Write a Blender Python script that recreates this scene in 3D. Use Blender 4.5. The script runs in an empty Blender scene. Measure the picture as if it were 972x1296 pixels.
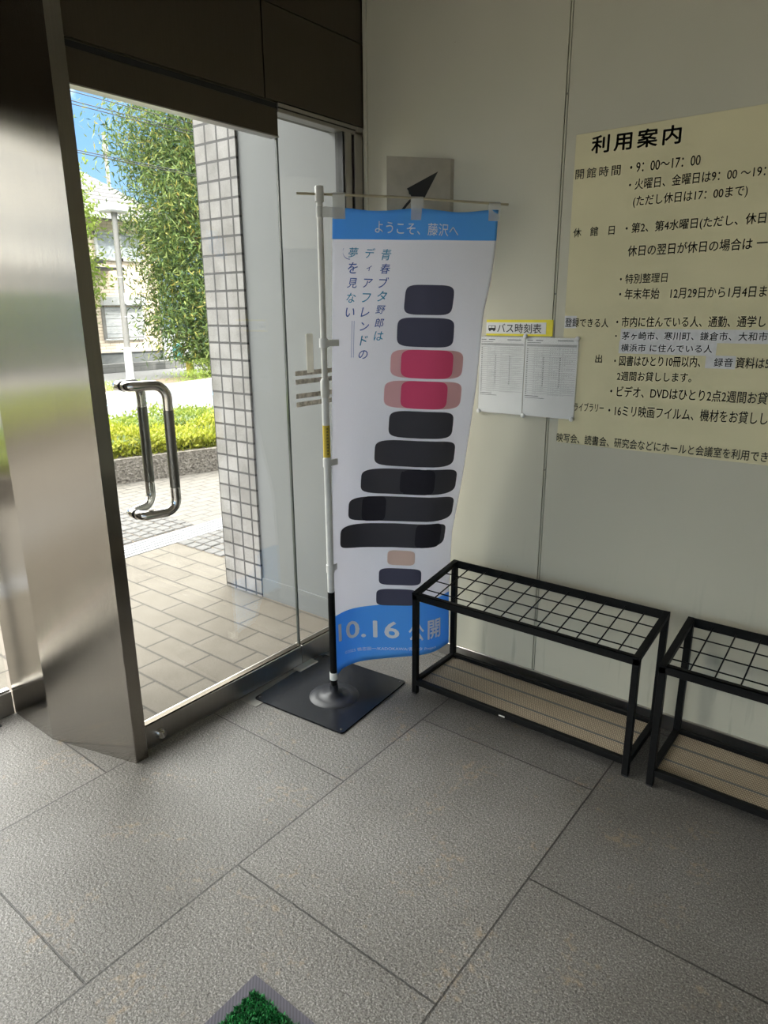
import bpy, math, random
import numpy as np
from mathutils import Vector, Matrix

rnd = random.Random(7)
scn = bpy.context.scene
COL = scn.collection

# ------------------------------------------------------------------ camera
cam_d = bpy.data.cameras.new('camera')
cam_d.sensor_fit = 'VERTICAL'
cam_d.sensor_height = 36.0
cam_d.lens = 24.298
cam_d.clip_start = 0.05
cam = bpy.data.objects.new('camera', cam_d)
COL.objects.link(cam)
_yaw, _pit, _rol = math.radians(127.992), math.radians(-16.154), math.radians(-0.387)
_F = Vector((math.cos(_pit) * math.cos(_yaw), math.cos(_pit) * math.sin(_yaw), math.sin(_pit)))
_R = _F.cross(Vector((0, 0, 1))).normalized()
_U = _R.cross(_F)
_R2 = _R * math.cos(_rol) + _U * math.sin(_rol)
_U2 = -_R * math.sin(_rol) + _U * math.cos(_rol)
_M = Matrix((_R2, _U2, -_F)).transposed().to_4x4()
_M.translation = Vector((2.0592, -2.5194, 1.56))
cam.matrix_world = _M
scn.camera = cam

# ------------------------------------------------------------------ sky, sun, exposure
scn.view_settings.view_transform = 'Standard'
scn.view_settings.look = 'None'
scn.view_settings.exposure = 1.88
scn.view_settings.gamma = 1.0
scn.view_settings.use_curve_mapping = False

SKY_STRENGTH = 1.6
SUN_STRENGTH = 2.1
world = bpy.data.worlds.new('sky')
scn.world = world
world.use_nodes = True
wn, wl = world.node_tree.nodes, world.node_tree.links
wn.clear()
w_out = wn.new('ShaderNodeOutputWorld')
w_bg = wn.new('ShaderNodeBackground')
w_tc = wn.new('ShaderNodeTexCoord')
w_sep = wn.new('ShaderNodeSeparateXYZ')
wl.new(w_tc.outputs['Generated'], w_sep.inputs[0])
w_ramp = wn.new('ShaderNodeValToRGB')
e = w_ramp.color_ramp.elements
e[0].position, e[0].color = 0.0, (0.14, 0.20, 0.27, 1)
e[1].position, e[1].color = 1.0, (0.05, 0.11, 0.26, 1)
el = w_ramp.color_ramp.elements.new(0.2)
el.color = (0.068, 0.135, 0.235, 1)
wl.new(w_sep.outputs['Z'], w_ramp.inputs[0])
w_noise = wn.new('ShaderNodeTexNoise')
w_noise.inputs['Scale'].default_value = 3.2
w_noise.inputs['Detail'].default_value = 6
wl.new(w_tc.outputs['Generated'], w_noise.inputs['Vector'])
w_add = wn.new('ShaderNodeMath'); w_add.operation = 'MULTIPLY_ADD'
wl.new(w_sep.outputs['Z'], w_add.inputs[0])
w_add.inputs[1].default_value = 2.2
wl.new(w_noise.outputs['Fac'], w_add.inputs[2])
w_cl = wn.new('ShaderNodeMapRange')
w_cl.inputs['From Min'].default_value = 1.11
w_cl.inputs['From Max'].default_value = 1.26
wl.new(w_add.outputs[0], w_cl.inputs['Value'])
w_mix = wn.new('ShaderNodeMix'); w_mix.data_type = 'RGBA'
wl.new(w_cl.outputs[0], w_mix.inputs['Factor'])
wl.new(w_ramp.outputs[0], w_mix.inputs['A'])
w_mix.inputs['B'].default_value = (2.45, 2.4, 2.3, 1)
wl.new(w_mix.outputs['Result'], w_bg.inputs['Color'])
w_bg.inputs['Strength'].default_value = SKY_STRENGTH
wl.new(w_bg.outputs[0], w_out.inputs['Surface'])

sun_d = bpy.data.lights.new('sun', 'SUN')
sun_d.energy = SUN_STRENGTH
sun_d.angle = 0.01
sun_d.color = (1.0, 0.95, 0.86)
sun = bpy.data.objects.new('sun', sun_d)
COL.objects.link(sun)
sun.location = (6, 3, 12)
sun.rotation_euler = Vector((0.52, 0.45, 0.73)).to_track_quat('Z', 'Y').to_euler()


# ------------------------------------------------------------------ material helpers
class NB:
    """small node builder for one material"""
    def __init__(self, name):
        self.m = bpy.data.materials.new(name)
        self.m.use_nodes = True
        self.n, self.l = self.m.node_tree.nodes, self.m.node_tree.links
        self.p = self.n['Principled BSDF']
        self.out = self.n['Material Output']
        self._tc = None

    def coord(self, kind='Object'):
        if self._tc is None:
            self._tc = self.n.new('ShaderNodeTexCoord')
        return self._tc.outputs[kind]

    def new(self, t, **kw):
        nd = self.n.new(t)
        for k, v in kw.items():
            if k in nd.inputs:
                nd.inputs[k].default_value = v
            else:
                setattr(nd, k, v)
        return nd

    def noise(self, vec, scale, detail=4, rough=0.5):
        nd = self.new('ShaderNodeTexNoise', Scale=scale, Detail=detail, Roughness=rough)
        self.l.new(vec, nd.inputs['Vector'])
        return nd.outputs['Fac']

    def ramp(self, fac, stops):
        nd = self.n.new('ShaderNodeValToRGB')
        e = nd.color_ramp.elements
        e[0].position, e[0].color = stops[0][0], (*stops[0][1], 1)
        e[1].position, e[1].color = stops[-1][0], (*stops[-1][1], 1)
        for p, c in stops[1:-1]:
            x = e.new(p); x.color = (*c, 1)
        self.l.new(fac, nd.inputs[0])
        return nd.outputs[0]

    def mix(self, fac, a, b, mode='MIX'):
        nd = self.n.new('ShaderNodeMix'); nd.data_type = 'RGBA'; nd.blend_type = mode
        for v, k in ((fac, 'Factor'), (a, 'A'), (b, 'B')):
            if hasattr(v, 'default_value') or hasattr(v, 'links'):
                self.l.new(v, nd.inputs[k])
            else:
                nd.inputs[k].default_value = v if k == 'Factor' else (*v, 1)
        return nd.outputs['Result']

    def mapping(self, vec, loc=(0, 0, 0), rot=(0, 0, 0), scale=(1, 1, 1)):
        nd = self.n.new('ShaderNodeMapping')
        nd.inputs['Location'].default_value = loc
        nd.inputs['Rotation'].default_value = rot
        nd.inputs['Scale'].default_value = scale
        self.l.new(vec, nd.inputs['Vector'])
        return nd.outputs[0]

    def brick(self, vec, w, h, mortar, c1, c2, cm, offset=0.5, smooth=0.1, bias=0.0):
        nd = self.new('ShaderNodeTexBrick')
        nd.offset = offset; nd.squash = 1.0
        nd.inputs['Scale'].default_value = 1.0
        nd.inputs['Mortar Size'].default_value = mortar
        nd.inputs['Mortar Smooth'].default_value = smooth
        nd.inputs['Bias'].default_value = bias
        nd.inputs['Brick Width'].default_value = w
        nd.inputs['Row Height'].default_value = h
        nd.inputs['Color1'].default_value = (*c1, 1)
        nd.inputs['Color2'].default_value = (*c2, 1)
        nd.inputs['Mortar'].default_value = (*cm, 1)
        self.l.new(vec, nd.inputs['Vector'])
        return nd

    def swizzle(self, vec, order):
        s = self.n.new('ShaderNodeSeparateXYZ'); c = self.n.new('ShaderNodeCombineXYZ')
        self.l.new(vec, s.inputs[0])
        for i, ax in enumerate(order):
            if ax in 'XYZ':
                self.l.new(s.outputs[ax], c.inputs[i])
        return c.outputs[0]

    def bump(self, h, strength=0.3, dist=0.01, invert=False):
        nd = self.new('ShaderNodeBump', Strength=strength, Distance=dist)
        nd.invert = invert
        self.l.new(h, nd.inputs['Height'])
        self.l.new(nd.outputs[0], self.p.inputs['Normal'])
        return nd

    def col(self, c):
        if hasattr(c, 'links'):
            self.l.new(c, self.p.inputs['Base Color'])
        else:
            self.p.inputs['Base Color'].default_value = (*c, 1)
        return self

    def set(self, **kw):
        for k, v in kw.items():
            self.p.inputs[k.replace('_', ' ')].default_value = v
        return self


def plain(name, c, rough=0.5, metal=0.0, var=0.08, scale=20.0, bump=0.0, **kw):
    b = NB(name)
    f = b.noise(b.coord(), scale)
    lo = tuple(max(0, x * (1 - var)) for x in c); hi = tuple(min(1, x * (1 + var)) for x in c)
    b.col(b.ramp(f, [(0.3, lo), (0.7, hi)]))
    b.set(Roughness=rough, Metallic=metal, **kw)
    if bump:
        b.bump(f, bump, 0.004)
    return b.m


def steel(name, c=(0.29, 0.268, 0.238), rough=0.13, aniso=1.0, streak=True):
    b = NB(name)
    v = b.mapping(b.coord(), scale=(1, 1, 0.012))
    f = b.noise(v, 260, 3)
    f2 = b.noise(b.mapping(b.coord(), scale=(1, 1, 0.3)), 3.0, 3)
    lo = tuple(x * 0.93 for x in c); hi = tuple(min(1, x * 1.05) for x in c)
    b.col(b.mix(0.35, b.ramp(f, [(0.3, lo), (0.7, hi)]), b.ramp(f2, [(0.3, lo), (0.7, hi)])))
    b.set(Metallic=1.0, Roughness=rough, Anisotropic=aniso)
    b.p.inputs['Anisotropic Rotation'].default_value = 0.0
    if streak:      # vertical hairline grain spreads reflections sideways
        g = b.noise(b.mapping(b.coord(), scale=(1, 1, 0.004)), 700, 2)
        b.bump(g, 0.11, 0.0016)
    t = b.n.new('ShaderNodeTangent'); t.direction_type = 'RADIAL'; t.axis = 'Z'
    b.l.new(t.outputs[0], b.p.inputs['Tangent'])
    return b.m


M = {}
M['steel'] = steel('brushed stainless steel')
M['steel_dark'] = steel('dark bronze steel panel', (0.115, 0.10, 0.078), 0.42, 0.6)
M['steel_rail'] = steel('stainless rail', (0.42, 0.40, 0.37), 0.32, 0.5)
M['chrome'] = plain('polished chrome', (0.62, 0.60, 0.57), 0.10, 1.0, 0.03)
M['handle_grip'] = plain('satin dark steel grip', (0.20, 0.19, 0.17), 0.30, 0.9, 0.05)
M['black_rubber'] = plain('black rubber', (0.012, 0.012, 0.012), 0.6)
M['black_paint'] = plain('black painted steel', (0.006, 0.006, 0.006), 0.45, 0.0, 0.2, 60)
M['black_paint'].node_tree.nodes['Principled BSDF'].inputs['Specular IOR Level'].default_value = 0.1
M['dark_base'] = plain('semi gloss black plate', (0.007, 0.008, 0.011), 0.26, 0.0, 0.15, 30)
M['dark_base'].node_tree.nodes['Principled BSDF'].inputs['Specular IOR Level'].default_value = 0.3
M['white_plastic'] = plain('white plastic', (0.62, 0.62, 0.60), 0.35)
M['grey_pole'] = plain('pale grey pole enamel', (0.55, 0.54, 0.50), 0.3)
M['yellow_label'] = plain('yellow label', (0.55, 0.40, 0.03), 0.5)
M['ink'] = plain('black ink', (0.012, 0.012, 0.012), 0.6)
M['ink_soft'] = plain('grey print', (0.10, 0.10, 0.10), 0.6)
M['line_grey'] = plain('pale grey print lines', (0.30, 0.30, 0.29), 0.6)
M['paper'] = plain('white paper', (0.62, 0.62, 0.60), 0.6, 0, 0.03)
M['paper_strip'] = plain('pasted white strip', (0.56, 0.56, 0.57), 0.6, 0, 0.06, 50)
M['yellow_card'] = plain('yellow card', (0.70, 0.60, 0.03), 0.55)
M['bamboo'] = plain('tan crossbar', (0.33, 0.29, 0.19), 0.45)
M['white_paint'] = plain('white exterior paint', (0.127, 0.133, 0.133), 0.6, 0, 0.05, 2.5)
M['cyan_paint'] = plain('blue road paint', (0.162, 0.360, 0.493), 0.8)
M['yellow_paint'] = plain('yellow road paint', (0.464, 0.348, 0.058), 0.8)
M['concrete'] = plain('concrete', (0.290, 0.278, 0.255), 0.9, 0, 0.2, 14, 0.3)
M['white_metal'] = plain('white metal', (0.435, 0.441, 0.447), 0.4)
M['grey_post'] = plain('grey steel post', (0.17, 0.165, 0.155), 0.5)
M['dark_metal'] = plain('dark grey metal', (0.05, 0.05, 0.055), 0.5)
M['curtain'] = plain('pale curtain', (0.319, 0.348, 0.383), 0.8, 0, 0.25, 9)
M['soil'] = plain('soil', (0.10, 0.075, 0.05), 0.95, 0, 0.3, 12)
M['bark'] = plain('bark', (0.16, 0.11, 0.07), 0.9, 0, 0.3, 20, 0.5)
M['hedge_core'] = plain('dark green hedge twigs', (0.05, 0.075, 0.015), 0.95, 0, 0.4, 18)  # dark green core under the hedge leaves
M['aqua'] = plain('aqua panel', (0.087, 0.319, 0.319), 0.5)
M['sign_metal'] = plain('satin sign plate', (0.42, 0.39, 0.32), 0.38, 0.45)
M['hinge_plate'] = plain('scuffed hinge plate', (0.22, 0.21, 0.19), 0.45, 0.8)


def leaf_mat(name, stops, transl=0.35):
    b = NB(name)
    g = b.n.new('ShaderNodeNewGeometry')
    c = b.ramp(g.outputs['Random Per Island'], stops)
    b.col(c); b.set(Roughness=0.55)
    b.p.inputs['Specular IOR Level'].default_value = 0.3
    t = b.n.new('ShaderNodeBsdfTranslucent')
    b.l.new(c, t.inputs['Color'])
    mx = b.n.new('ShaderNodeMixShader'); mx.inputs[0].default_value = transl
    b.l.new(b.p.outputs[0], mx.inputs[1]); b.l.new(t.outputs[0], mx.inputs[2])
    b.l.new(mx.outputs[0], b.out.inputs['Surface'])
    return b.m


M['leaf_tree'] = leaf_mat('willow leaf', [(0.0, (0.02, 0.045, 0.012)), (0.5, (0.075, 0.125, 0.03)), (0.9, (0.19, 0.24, 0.065)), (1.0, (0.34, 0.27, 0.06))])
M['leaf_bright'] = leaf_mat('bright leaf', [(0.0, (0.109, 0.178, 0.020)), (1.0, (0.246, 0.306, 0.060))])
M['leaf_hedge'] = leaf_mat('yellow green hedge leaf', [(0.0, (0.148, 0.187, 0.014)), (0.6, (0.271, 0.286, 0.025)), (1.0, (0.355, 0.345, 0.060))])
M['leaf_hedge2'] = leaf_mat('mid green hedge leaf', [(0.0, (0.079, 0.128, 0.020)), (0.7, (0.162, 0.207, 0.030)), (1.0, (0.246, 0.271, 0.049))])
M['turf'] = leaf_mat('green turf pile', [(0.0, (0.004, 0.04, 0.012)), (0.6, (0.010, 0.14, 0.035)), (1.0, (0.05, 0.34, 0.09))], 0.15)


def glass_mat(name, refl=1.0, tint=(0.97, 0.985, 0.98)):
    b = NB(name)
    b.n.remove(b.p)
    t = b.n.new('ShaderNodeBsdfTransparent'); t.inputs[0].default_value = (*tint, 1)
    g = b.n.new('ShaderNodeBsdfGlossy'); g.inputs['Roughness'].default_value = 0.0
    lw = b.n.new('ShaderNodeLayerWeight'); lw.inputs['Blend'].default_value = 0.5
    pw = b.n.new('ShaderNodeMath'); pw.operation = 'POWER'; pw.inputs[1].default_value = 5.0
    b.l.new(lw.outputs['Facing'], pw.inputs[0])
    mu = b.n.new('ShaderNodeMath'); mu.operation = 'MULTIPLY_ADD'
    b.l.new(pw.outputs[0], mu.inputs[0]); mu.inputs[1].default_value = 0.96 * refl; mu.inputs[2].default_value = 0.04 * refl
    mx = b.n.new('ShaderNodeMixShader')
    b.l.new(mu.outputs[0], mx.inputs[0]); b.l.new(t.outputs[0], mx.inputs[1]); b.l.new(g.outputs[0], mx.inputs[2])
    b.l.new(mx.outputs[0], b.out.inputs['Surface'])
    return b.m


M['glass'] = glass_mat('clear glass')
M['stripe_film'] = plain('mottled grey glass stripe', (0.26, 0.235, 0.20), 0.3, 0.3, 0.45, 60)
M['cream_tab'] = plain('cream plastic tab', (0.50, 0.48, 0.40), 0.5)
M['pale_render'] = plain('pale building render', (0.62, 0.61, 0.58), 0.9)
M['grate'] = plain('pale grate', (0.144, 0.148, 0.155), 0.6)
M['dome'] = plain('satin black dome', (0.016, 0.017, 0.021), 0.42, 0.0)
M['dome'].node_tree.nodes['Principled BSDF'].inputs['Specular IOR Level'].default_value = 0.3
M['glass_edge'] = plain('glass edge', (0.05, 0.06, 0.055), 0.12)


def clear_film(name, alpha, c=(0.8, 0.82, 0.82), rough=0.15):
    b = NB(name)
    b.col(c); b.set(Roughness=rough, Alpha=alpha)
    return b.m


M['film'] = clear_film('clear laminate film', 0.10)
M['loop'] = clear_film('translucent white loop', 0.55, (0.62, 0.62, 0.58), 0.35)


def floor_mat():
    b = NB('flamed granite slabs')
    c = b.coord()
    uv = b.mapping(b.swizzle(c, 'YX'), loc=(1.476 + 9.5, 0.01 + 14 * 0.7, 0))
    br = b.brick(uv, 0.95, 0.70, 0.0032, (0.9, 0.9, 0.9), (1.08, 1.08, 1.08), (0.22, 0.21, 0.20), smooth=0.2)
    fine = b.noise(c, 210, 2, 0.6)
    mid = b.noise(c, 90, 4, 0.65)
    big = b.noise(c, 2.2, 4)
    base = b.ramp(fine, [(0.34, (0.024, 0.022, 0.020)), (0.46, (0.097, 0.090, 0.081)), (0.56, (0.150, 0.144, 0.135)), (0.68, (0.335, 0.325, 0.308))])
    base = b.mix(0.30, base, b.ramp(mid, [(0.35, (0.063, 0.058, 0.052)), (0.65, (0.184, 0.174, 0.157))]))
    base = b.mix(1.0, base, b.ramp(big, [(0.3, (0.68, 0.66, 0.63)), (0.7, (1.0, 1.0, 1.0))]), 'MULTIPLY')
    # rust blooms in the stone
    r1 = b.noise(c, 5.5, 3); r2 = b.noise(c, 42, 4)
    mm = b.n.new('ShaderNodeMath'); mm.operation = 'MULTIPLY'
    b.l.new(r1, mm.inputs[0]); b.l.new(r2, mm.inputs[1])
    rmask = b.ramp(mm.outputs[0], [(0.33, (0, 0, 0)), (0.44, (0.30, 0.30, 0.30))])
    base = b.mix(rmask, base, (0.30, 0.20, 0.10))
    base = b.mix(1.0, base, br.outputs['Color'], 'MULTIPLY')
    b.col(base)
    b.set(Roughness=0.46)
    b.p.inputs['Specular IOR Level'].default_value = 0.5
    ht = b.n.new('ShaderNodeMath'); ht.operation = 'MULTIPLY_ADD'
    b.l.new(br.outputs['Fac'], ht.inputs[0]); ht.inputs[1].default_value = -2.0; b.l.new(mid, ht.inputs[2])
    b.bump(ht.outputs[0], 0.75, 0.006)
    return b.m


def paver_mat(name, c1, c2, cm, shift, w, h, order='XY', rough=0.85, speck=0.35):
    b = NB(name)
    c = b.coord()
    uv = b.mapping(b.swizzle(c, order), loc=shift)
    br = b.brick(uv, w, h, 0.0065, c1, c2, cm, smooth=0.3)
    n = b.noise(c, 160, 3); n2 = b.noise(c, 7, 4)
    col = b.mix(speck, br.outputs['Color'], b.ramp(n, [(0.3, tuple(x * .55 for x in c1)), (0.7, tuple(min(1, x * 1.35) for x in c1))]))
    col = b.mix(1.0, col, b.ramp(n2, [(0.3, (0.84, 0.83, 0.80)), (0.7, (1, 1, 1))]), 'MULTIPLY')
    b.col(col); b.set(Roughness=rough)
    b.bump(br.outputs['Fac'], 0.6, 0.008, True)
    return b.m


M['floor'] = floor_mat()
M['paving'] = paver_mat('sand coloured pavers', (0.097, 0.084, 0.066), (0.115, 0.101, 0.080), (0.024, 0.021, 0.018), (0.265 + 31, 0.841 + 0.153 * 200, 0), 0.31, 0.153)
M['plaza'] = paver_mat('grey plaza pavers', (0.105, 0.096, 0.085), (0.126, 0.114, 0.099), (0.023, 0.022, 0.021), (30.0, 15.3, 0), 0.2, 0.1, 'YX')
M['setts'] = plain('granite setts', (0.080, 0.077, 0.074), 0.85, 0, 0.3, 60, 0.4)
M['asphalt'] = plain('asphalt', (0.104, 0.107, 0.113), 0.95, 0, 0.15, 40)
M['sidewalk'] = plain('sidewalk asphalt', (0.139, 0.139, 0.139), 0.95, 0, 0.15, 40)


def wall_paint(name, c):
    b = NB(name)
    co = b.coord()
    n = b.noise(co, 1.6, 4)
    col = b.ramp(n, [(0.3, tuple(x * 0.93 for x in c)), (0.7, c)])
    v = b.n.new('ShaderNodeTexVoronoi'); v.inputs['Scale'].default_value = 9.0
    b.l.new(co, v.inputs['Vector'])
    spots = b.ramp(v.outputs['Distance'], [(0.012, (0.40, 0.36, 0.30)), (0.03, (1, 1, 1))])
    col = b.mix(0.35, col, b.mix(1.0, col, spots, 'MULTIPLY'))
    # vertical drip streaks and scuffs
    st = b.noise(b.mapping(co, scale=(1, 1, 0.10)), 28, 4)
    zz = b.n.new('ShaderNodeSeparateXYZ'); b.l.new(co, zz.inputs[0])
    low = b.n.new('ShaderNodeMapRange'); b.l.new(zz.outputs['Z'], low.inputs['Value'])
    low.inputs['From Min'].default_value = 0.75; low.inputs['From Max'].default_value = 0.1
    mk = b.n.new('ShaderNodeMath'); mk.operation = 'MULTIPLY'
    b.l.new(low.outputs[0], mk.inputs[0])
    stf = b.ramp(st, [(0.58, (0, 0, 0)), (0.72, (0.40, 0.40, 0.40))])
    b.l.new(stf, mk.inputs[1])
    col = b.mix(mk.outputs[0], col, tuple(x * 0.45 for x in c))
    b.col(col); b.set(Roughness=0.5)
    b.bump(b.noise(co, 260, 2), 0.05, 0.001)
    return b.m


M['wall'] = wall_paint('greyish cream wall panel', (0.465, 0.447, 0.355))
M['poster'] = plain('cream poster board', (0.60, 0.55, 0.345), 0.6, 0, 0.05, 3)
M['ceiling'] = plain('dim ceiling', (0.35, 0.34, 0.31), 0.8)
M['room'] = plain('plain room wall', (0.45, 0.43, 0.38), 0.7)


def tile_mat():
    b = NB('square stoneware tiles')
    c = b.coord()
    uv = b.mapping(b.swizzle(c, 'XZ'), loc=(1.052 + 0.087 * 40, -0.0155, 0))
    br = b.brick(uv, 0.087, 0.087, 0.0062, (0.198, 0.190, 0.180), (0.254, 0.243, 0.233), (0.030, 0.028, 0.028), offset=0.0, smooth=0.15)
    n = b.noise(c, 220, 3); n2 = b.noise(c, 7.0, 3)
    col = b.mix(0.25, br.outputs['Color'], b.ramp(n, [(0.35, (0.123, 0.120, 0.116)), (0.65, (0.300, 0.293, 0.282))]))
    col = b.mix(0.5, col, b.mix(1.0, col, b.ramp(n2, [(0.35, (0.318, 0.293, 0.254)), (0.65, (1, 1, 1))]), 'MULTIPLY'))
    col = b.mix(br.outputs['Fac'], col, (0.030, 0.028, 0.028))
    b.col(col); b.set(Roughness=0.55)
    b.bump(br.outputs['Fac'], 0.7, 0.006, True)
    return b.m


M['tile'] = tile_mat()


def house_brick():
    b = NB('pale tan brick siding')
    c = b.coord()
    uv = b.swizzle(c, 'YZ')
    br = b.brick(uv, 0.30, 0.085, 0.006, (0.72, 0.60, 0.48), (0.82, 0.71, 0.58), (0.36, 0.25, 0.18), smooth=0.2)
    b.col(br.outputs['Color']); b.set(Roughness=0.9)
    return b.m


def roof_mat():
    b = NB('slate roof courses')
    c = b.coord()
    br = b.brick(b.swizzle(c, 'YZ'), 0.9, 0.135, 0.030, (0.105, 0.103, 0.105), (0.125, 0.122, 0.122), (0.020, 0.018, 0.020))
    b.col(br.outputs['Color']); b.set(Roughness=0.8)
    return b.m


def block_mat():
    b = NB('concrete block courses')
    c = b.coord()
    br = b.brick(b.swizzle(c, 'YZ'), 0.39, 0.14, 0.006, (0.141, 0.141, 0.138), (0.169, 0.166, 0.158), (0.088, 0.088, 0.085))
    b.col(br.outputs['Color']); b.set(Roughness=0.95)
    return b.m


M['house_brick'] = house_brick(); M['roof'] = roof_mat(); M['block'] = block_mat()


def kerb_mat():
    b = NB('exposed aggregate kerb')
    c = b.coord()
    v = b.n.new('ShaderNodeTexVoronoi'); v.inputs['Scale'].default_value = 55
    b.l.new(c, v.inputs['Vector'])
    col = b.ramp(v.outputs['Color'], [(0.1, (0.070, 0.060, 0.050)), (0.6, (0.162, 0.145, 0.123)), (1.0, (0.233, 0.211, 0.186))])
    b.col(col); b.set(Roughness=0.9)
    b.bump(v.outputs['Distance'], 0.5, 0.01)
    return b.m


M['kerb'] = kerb_mat()


def shelf_mat():
    b = NB('tan perforated shelf sheet')
    c = b.coord()
    m = b.mapping(b.swizzle(c, 'XY'), scale=(1, 1, 1))
    br = b.brick(m, 0.0085, 0.0075, 0.0017, (0.50, 0.425, 0.31), (0.57, 0.49, 0.37), (0.20, 0.15, 0.10), smooth=0.3)
    n = b.noise(c, 3.5, 3)
    col = b.mix(1.0, br.outputs['Color'], b.ramp(n, [(0.3, (0.72, 0.70, 0.66)), (0.7, (1, 1, 1))]), 'MULTIPLY')
    b.col(col); b.set(Roughness=0.55)
    b.bump(br.outputs['Fac'], 0.5, 0.002, True)
    return b.m


M['shelf'] = shelf_mat()


def mat_border():
    b = NB('ribbed purple grey rubber')
    c = b.coord()
    w = b.n.new('ShaderNodeTexWave'); w.inputs['Scale'].default_value = 60; w.bands_direction = 'DIAGONAL'
    b.l.new(c, w.inputs['Vector'])
    b.col(b.ramp(w.outputs['Fac'], [(0.2, (0.030, 0.027, 0.040)), (0.8, (0.055, 0.051, 0.072))]))
    b.set(Roughness=0.6)
    return b.m


M['mat_border'] = mat_border()


def cloth(name, c, transl=0.3):
    b = NB(name)
    f = b.noise(b.coord(), 500, 2)
    col = b.ramp(f, [(0.3, tuple(x * .96 for x in c)), (0.7, c)])
    b.col(col); b.set(Roughness=0.75)
    b.p.inputs['Specular IOR Level'].default_value = 0.15
    t = b.n.new('ShaderNodeBsdfTranslucent'); b.l.new(col, t.inputs['Color'])
    mx = b.n.new('ShaderNodeMixShader'); mx.inputs[0].default_value = transl
    b.l.new(b.p.outputs[0], mx.inputs[1]); b.l.new(t.outputs[0], mx.inputs[2])
    b.l.new(mx.outputs[0], b.out.inputs['Surface'])
    return b.m


M['cloth_white'] = cloth('white banner cloth', (0.90, 0.90, 0.95), 0.34)
M['cloth_blue'] = cloth('sky blue banner print', (0.15, 0.48, 0.93), 0.32)
M['print_pale'] = cloth('pale grey print on blue', (0.92, 0.93, 0.95), 0.02)
M['print_blue'] = cloth('indigo print', (0.05, 0.12, 0.42), 0.02)
M['print_teal'] = cloth('teal print', (0.04, 0.30, 0.50), 0.02)
M['print_slate'] = cloth('slate print', (0.085, 0.085, 0.13), 0.02)
M['print_pink'] = cloth('deep pink print', (0.82, 0.10, 0.22), 0.02)
M['print_rose'] = cloth('pale pink print', (0.85, 0.48, 0.50), 0.02)
M['print_char'] = cloth('charcoal print', (0.070, 0.067, 0.078), 0.02)
M['print_dark'] = cloth('blackish print', (0.030, 0.028, 0.036), 0.02)
M['print_skin'] = cloth('peach print', (0.85, 0.62, 0.52), 0.02)


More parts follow.
